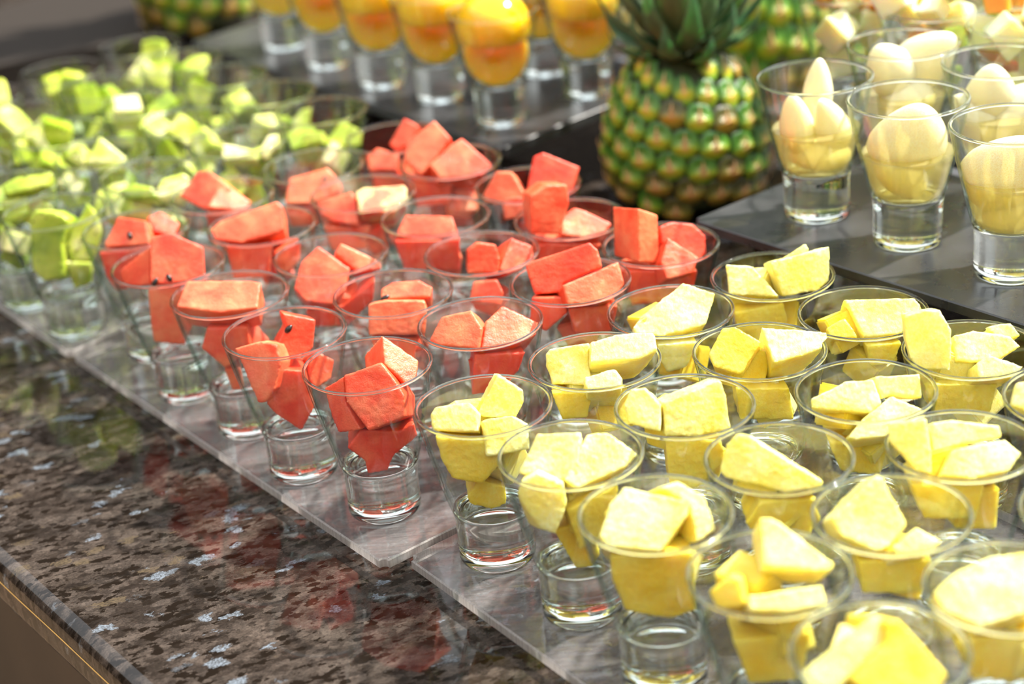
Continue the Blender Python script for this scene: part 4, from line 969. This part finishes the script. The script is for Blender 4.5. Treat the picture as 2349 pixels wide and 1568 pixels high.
def leaf_mesh(L, W_, curl, seed):
    rr = random.Random(seed); n = 12; vs, fs, cols = [], [], []
    for i in range(n + 1):
        t = i / n; ang = curl * t * t; wd = W_ * (1 - t ** 1.7) * (.75 + .5 * math.sin(min(1, t * 2.2) * math.pi / 2)) * .8 + .0002
        yy = L * (math.sin(ang) / curl if abs(curl) > .01 else t) ; zz = L * t * math.cos(ang * .6)
        yy = L * t * math.sin(ang * .6)
        for k, s_ in enumerate((-1, -.5, 0, .5, 1)):
            trough = .30 * wd * (s_ * s_)
            vs.append((s_ * wd, yy - trough, zz)); g = (.045, .15, .060) if abs(s_) < .9 else (.13, .17, .075)
            b = .75 + .5 * (1 - t); tipb = max(0, (t - .88) / .12)
            cols.append((g[0] * b * (1 - tipb) + .30 * tipb, g[1] * b * (1 - tipb) + .20 * tipb, g[2] * b * (1 - tipb) + .10 * tipb, 1))
        for k in range(5):                          # back side, gives thickness
            s_ = (-1, -.5, 0, .5, 1)[k]; th = .0011 * (1 - abs(s_)) * (1 - t) + .0002
            vs.append((s_ * wd, yy - .30 * wd * s_ * s_ + th, zz)); cols.append((.14 * (1 - t) + .05, .15, .075, 1))
    m = 10
    for i in range(n):
        for k in range(4):
            a = i * m + k; fs.append((a, a + 1, a + m + 1, a + m))
            a = i * m + 5 + k; fs.append((a, a + m, a + m + 1, a + 1))
        a = i * m; fs.append((a, a + m, a + m + 5, a + 5)); a = i * m + 4; fs.append((a, a + 5, a + m + 5, a + m))
    me = bpy.data.meshes.new('leaf'); me.from_pydata(vs, [], fs)
    ca = me.color_attributes.new('Col', 'FLOAT_COLOR', 'POINT')
    for i, c in enumerate(cols): ca.data[i].color = c
    for p in me.polygons: p.use_smooth = True
    me.materials.append(LEAF); return me
LM = [leaf_mesh(.048, .0100, -.9, 1), leaf_mesh(.075, .0115, -.8, 2), leaf_mesh(.105, .0120, -.55, 3), leaf_mesh(.125, .0115, -.25, 4)]
PH, PRAD = .122, .0650
def prof_r(t): return PRAD * (math.sin(math.pi * (.24 + .705 * t)) ** .46) * (1.03 - .03 * t)
def build_pineapple(seed, crown=True):
    rr = random.Random(seed); root = empty('pineapple', (0, 0, 0))
    pr = [(0, 0)] + [(prof_r(t) * (.55 if t == 0 else .97), .004 + (PH - .006) * t) for t in np.linspace(0, 1, 18)] + [(.022, PH), (0, PH + .001)]
    vs, fs = lathe(pr, 40); mesh_obj('core_body', vs, fs, CORE, root, True)
    pitch = .0185; n = 17; rows = int(PH / pitch)
    climb = 4 * pitch
    for row in range(-5, rows + 3):
        for i in range(n):
            fa = (i + .5 * (row % 2)) / n; z = .008 + pitch * row + climb * fa
            if z < .0115 or z > PH - .003: continue
            t = z / PH; r = prof_r(t); a = -2 * math.pi * fa + rr.uniform(-.03, .03)
            sc = max(.0085, math.pi * r / n * 1.12)
            dr = (prof_r(min(1, t + .02)) - prof_r(max(0, t - .02))) / (.04 * PH)
            nrm = Vector((math.cos(a), math.sin(a), -dr * .8)).normalized(); tan = Vector((-math.sin(a), math.cos(a), 0)); up = nrm.cross(tan)
            o = bpy.data.objects.new('eye', EM[1 if rr.random() < (.8 if t < .25 else .15) else 0]); COL.objects.link(o); o.parent = root
            s2 = sc * rr.uniform(.94, 1.06)
            m = Matrix((tan * s2 * 1.06, up * pitch * rr.uniform(.70, .76), nrm * s2 * .95)).transposed().to_4x4()
            m = m @ Matrix.Rotation(rr.uniform(-.12, .12), 4, 'Z'); m.translation = (r * .955 * math.cos(a), r * .955 * math.sin(a), z + rr.uniform(-.0008, .0008))
            o.matrix_local = m
    if crown:
        nl = 60
        for i in range(nl):
            f = i / nl; a = i * 2.39996; li = min(3, int(f * 3.4 + rr.random() * .6)); o = bpy.data.objects.new('crown_leaf', LM[li]); COL.objects.link(o); o.parent = root
            lean = R_(82 * (1 - f) ** 1.1 + 4); rad = .025 * (1 - f * .8)
            o.matrix_local = Matrix.Translation((rad * math.cos(a), rad * math.sin(a), PH - .004 + .030 * f)) @ Matrix.Rotation(a - math.pi / 2 , 4, 'Z') @ Matrix.Rotation(-lean, 4, 'X') @ Matrix.Scale(rr.uniform(1.05, 1.35), 4)
    return root
def copy_tree(o, parent=None):
    c = o.copy(); COL.objects.link(c)
    if parent: c.parent = parent
    for ch in o.children: copy_tree(ch, c)
    return c
pA = build_pineapple(3)
tag(pA, 'whole pineapple with leafy crown standing between peach and pear cups', 'pineapple', 'whole pineapples')
pB = copy_tree(pA); pC = copy_tree(pA)
g = at_z(1581, 457, GZ); pA.location = (g.x, g.y, GZ + .004); pA.rotation_euler = (R_(2), R_(-1), R_(10)); pA.scale = (0.99, 0.99, 1.03)
pB.location = (.236, 1.66, GZ + .004); pB.rotation_euler = (0, 0, R_(130)); pB.scale = (1.12, 1.12, 1.55)
tag(pB, 'whole pineapple standing behind the crowned pineapple, mostly hidden')
pC.location = (-.318, 2.12, GZ + .004); pC.rotation_euler = (0, 0, R_(220)); pC.scale = (1.05, 1.05, 1.35)
tag(pC, 'dark whole pineapple at back left behind the kiwi cups')
bpy.context.view_layer.update()
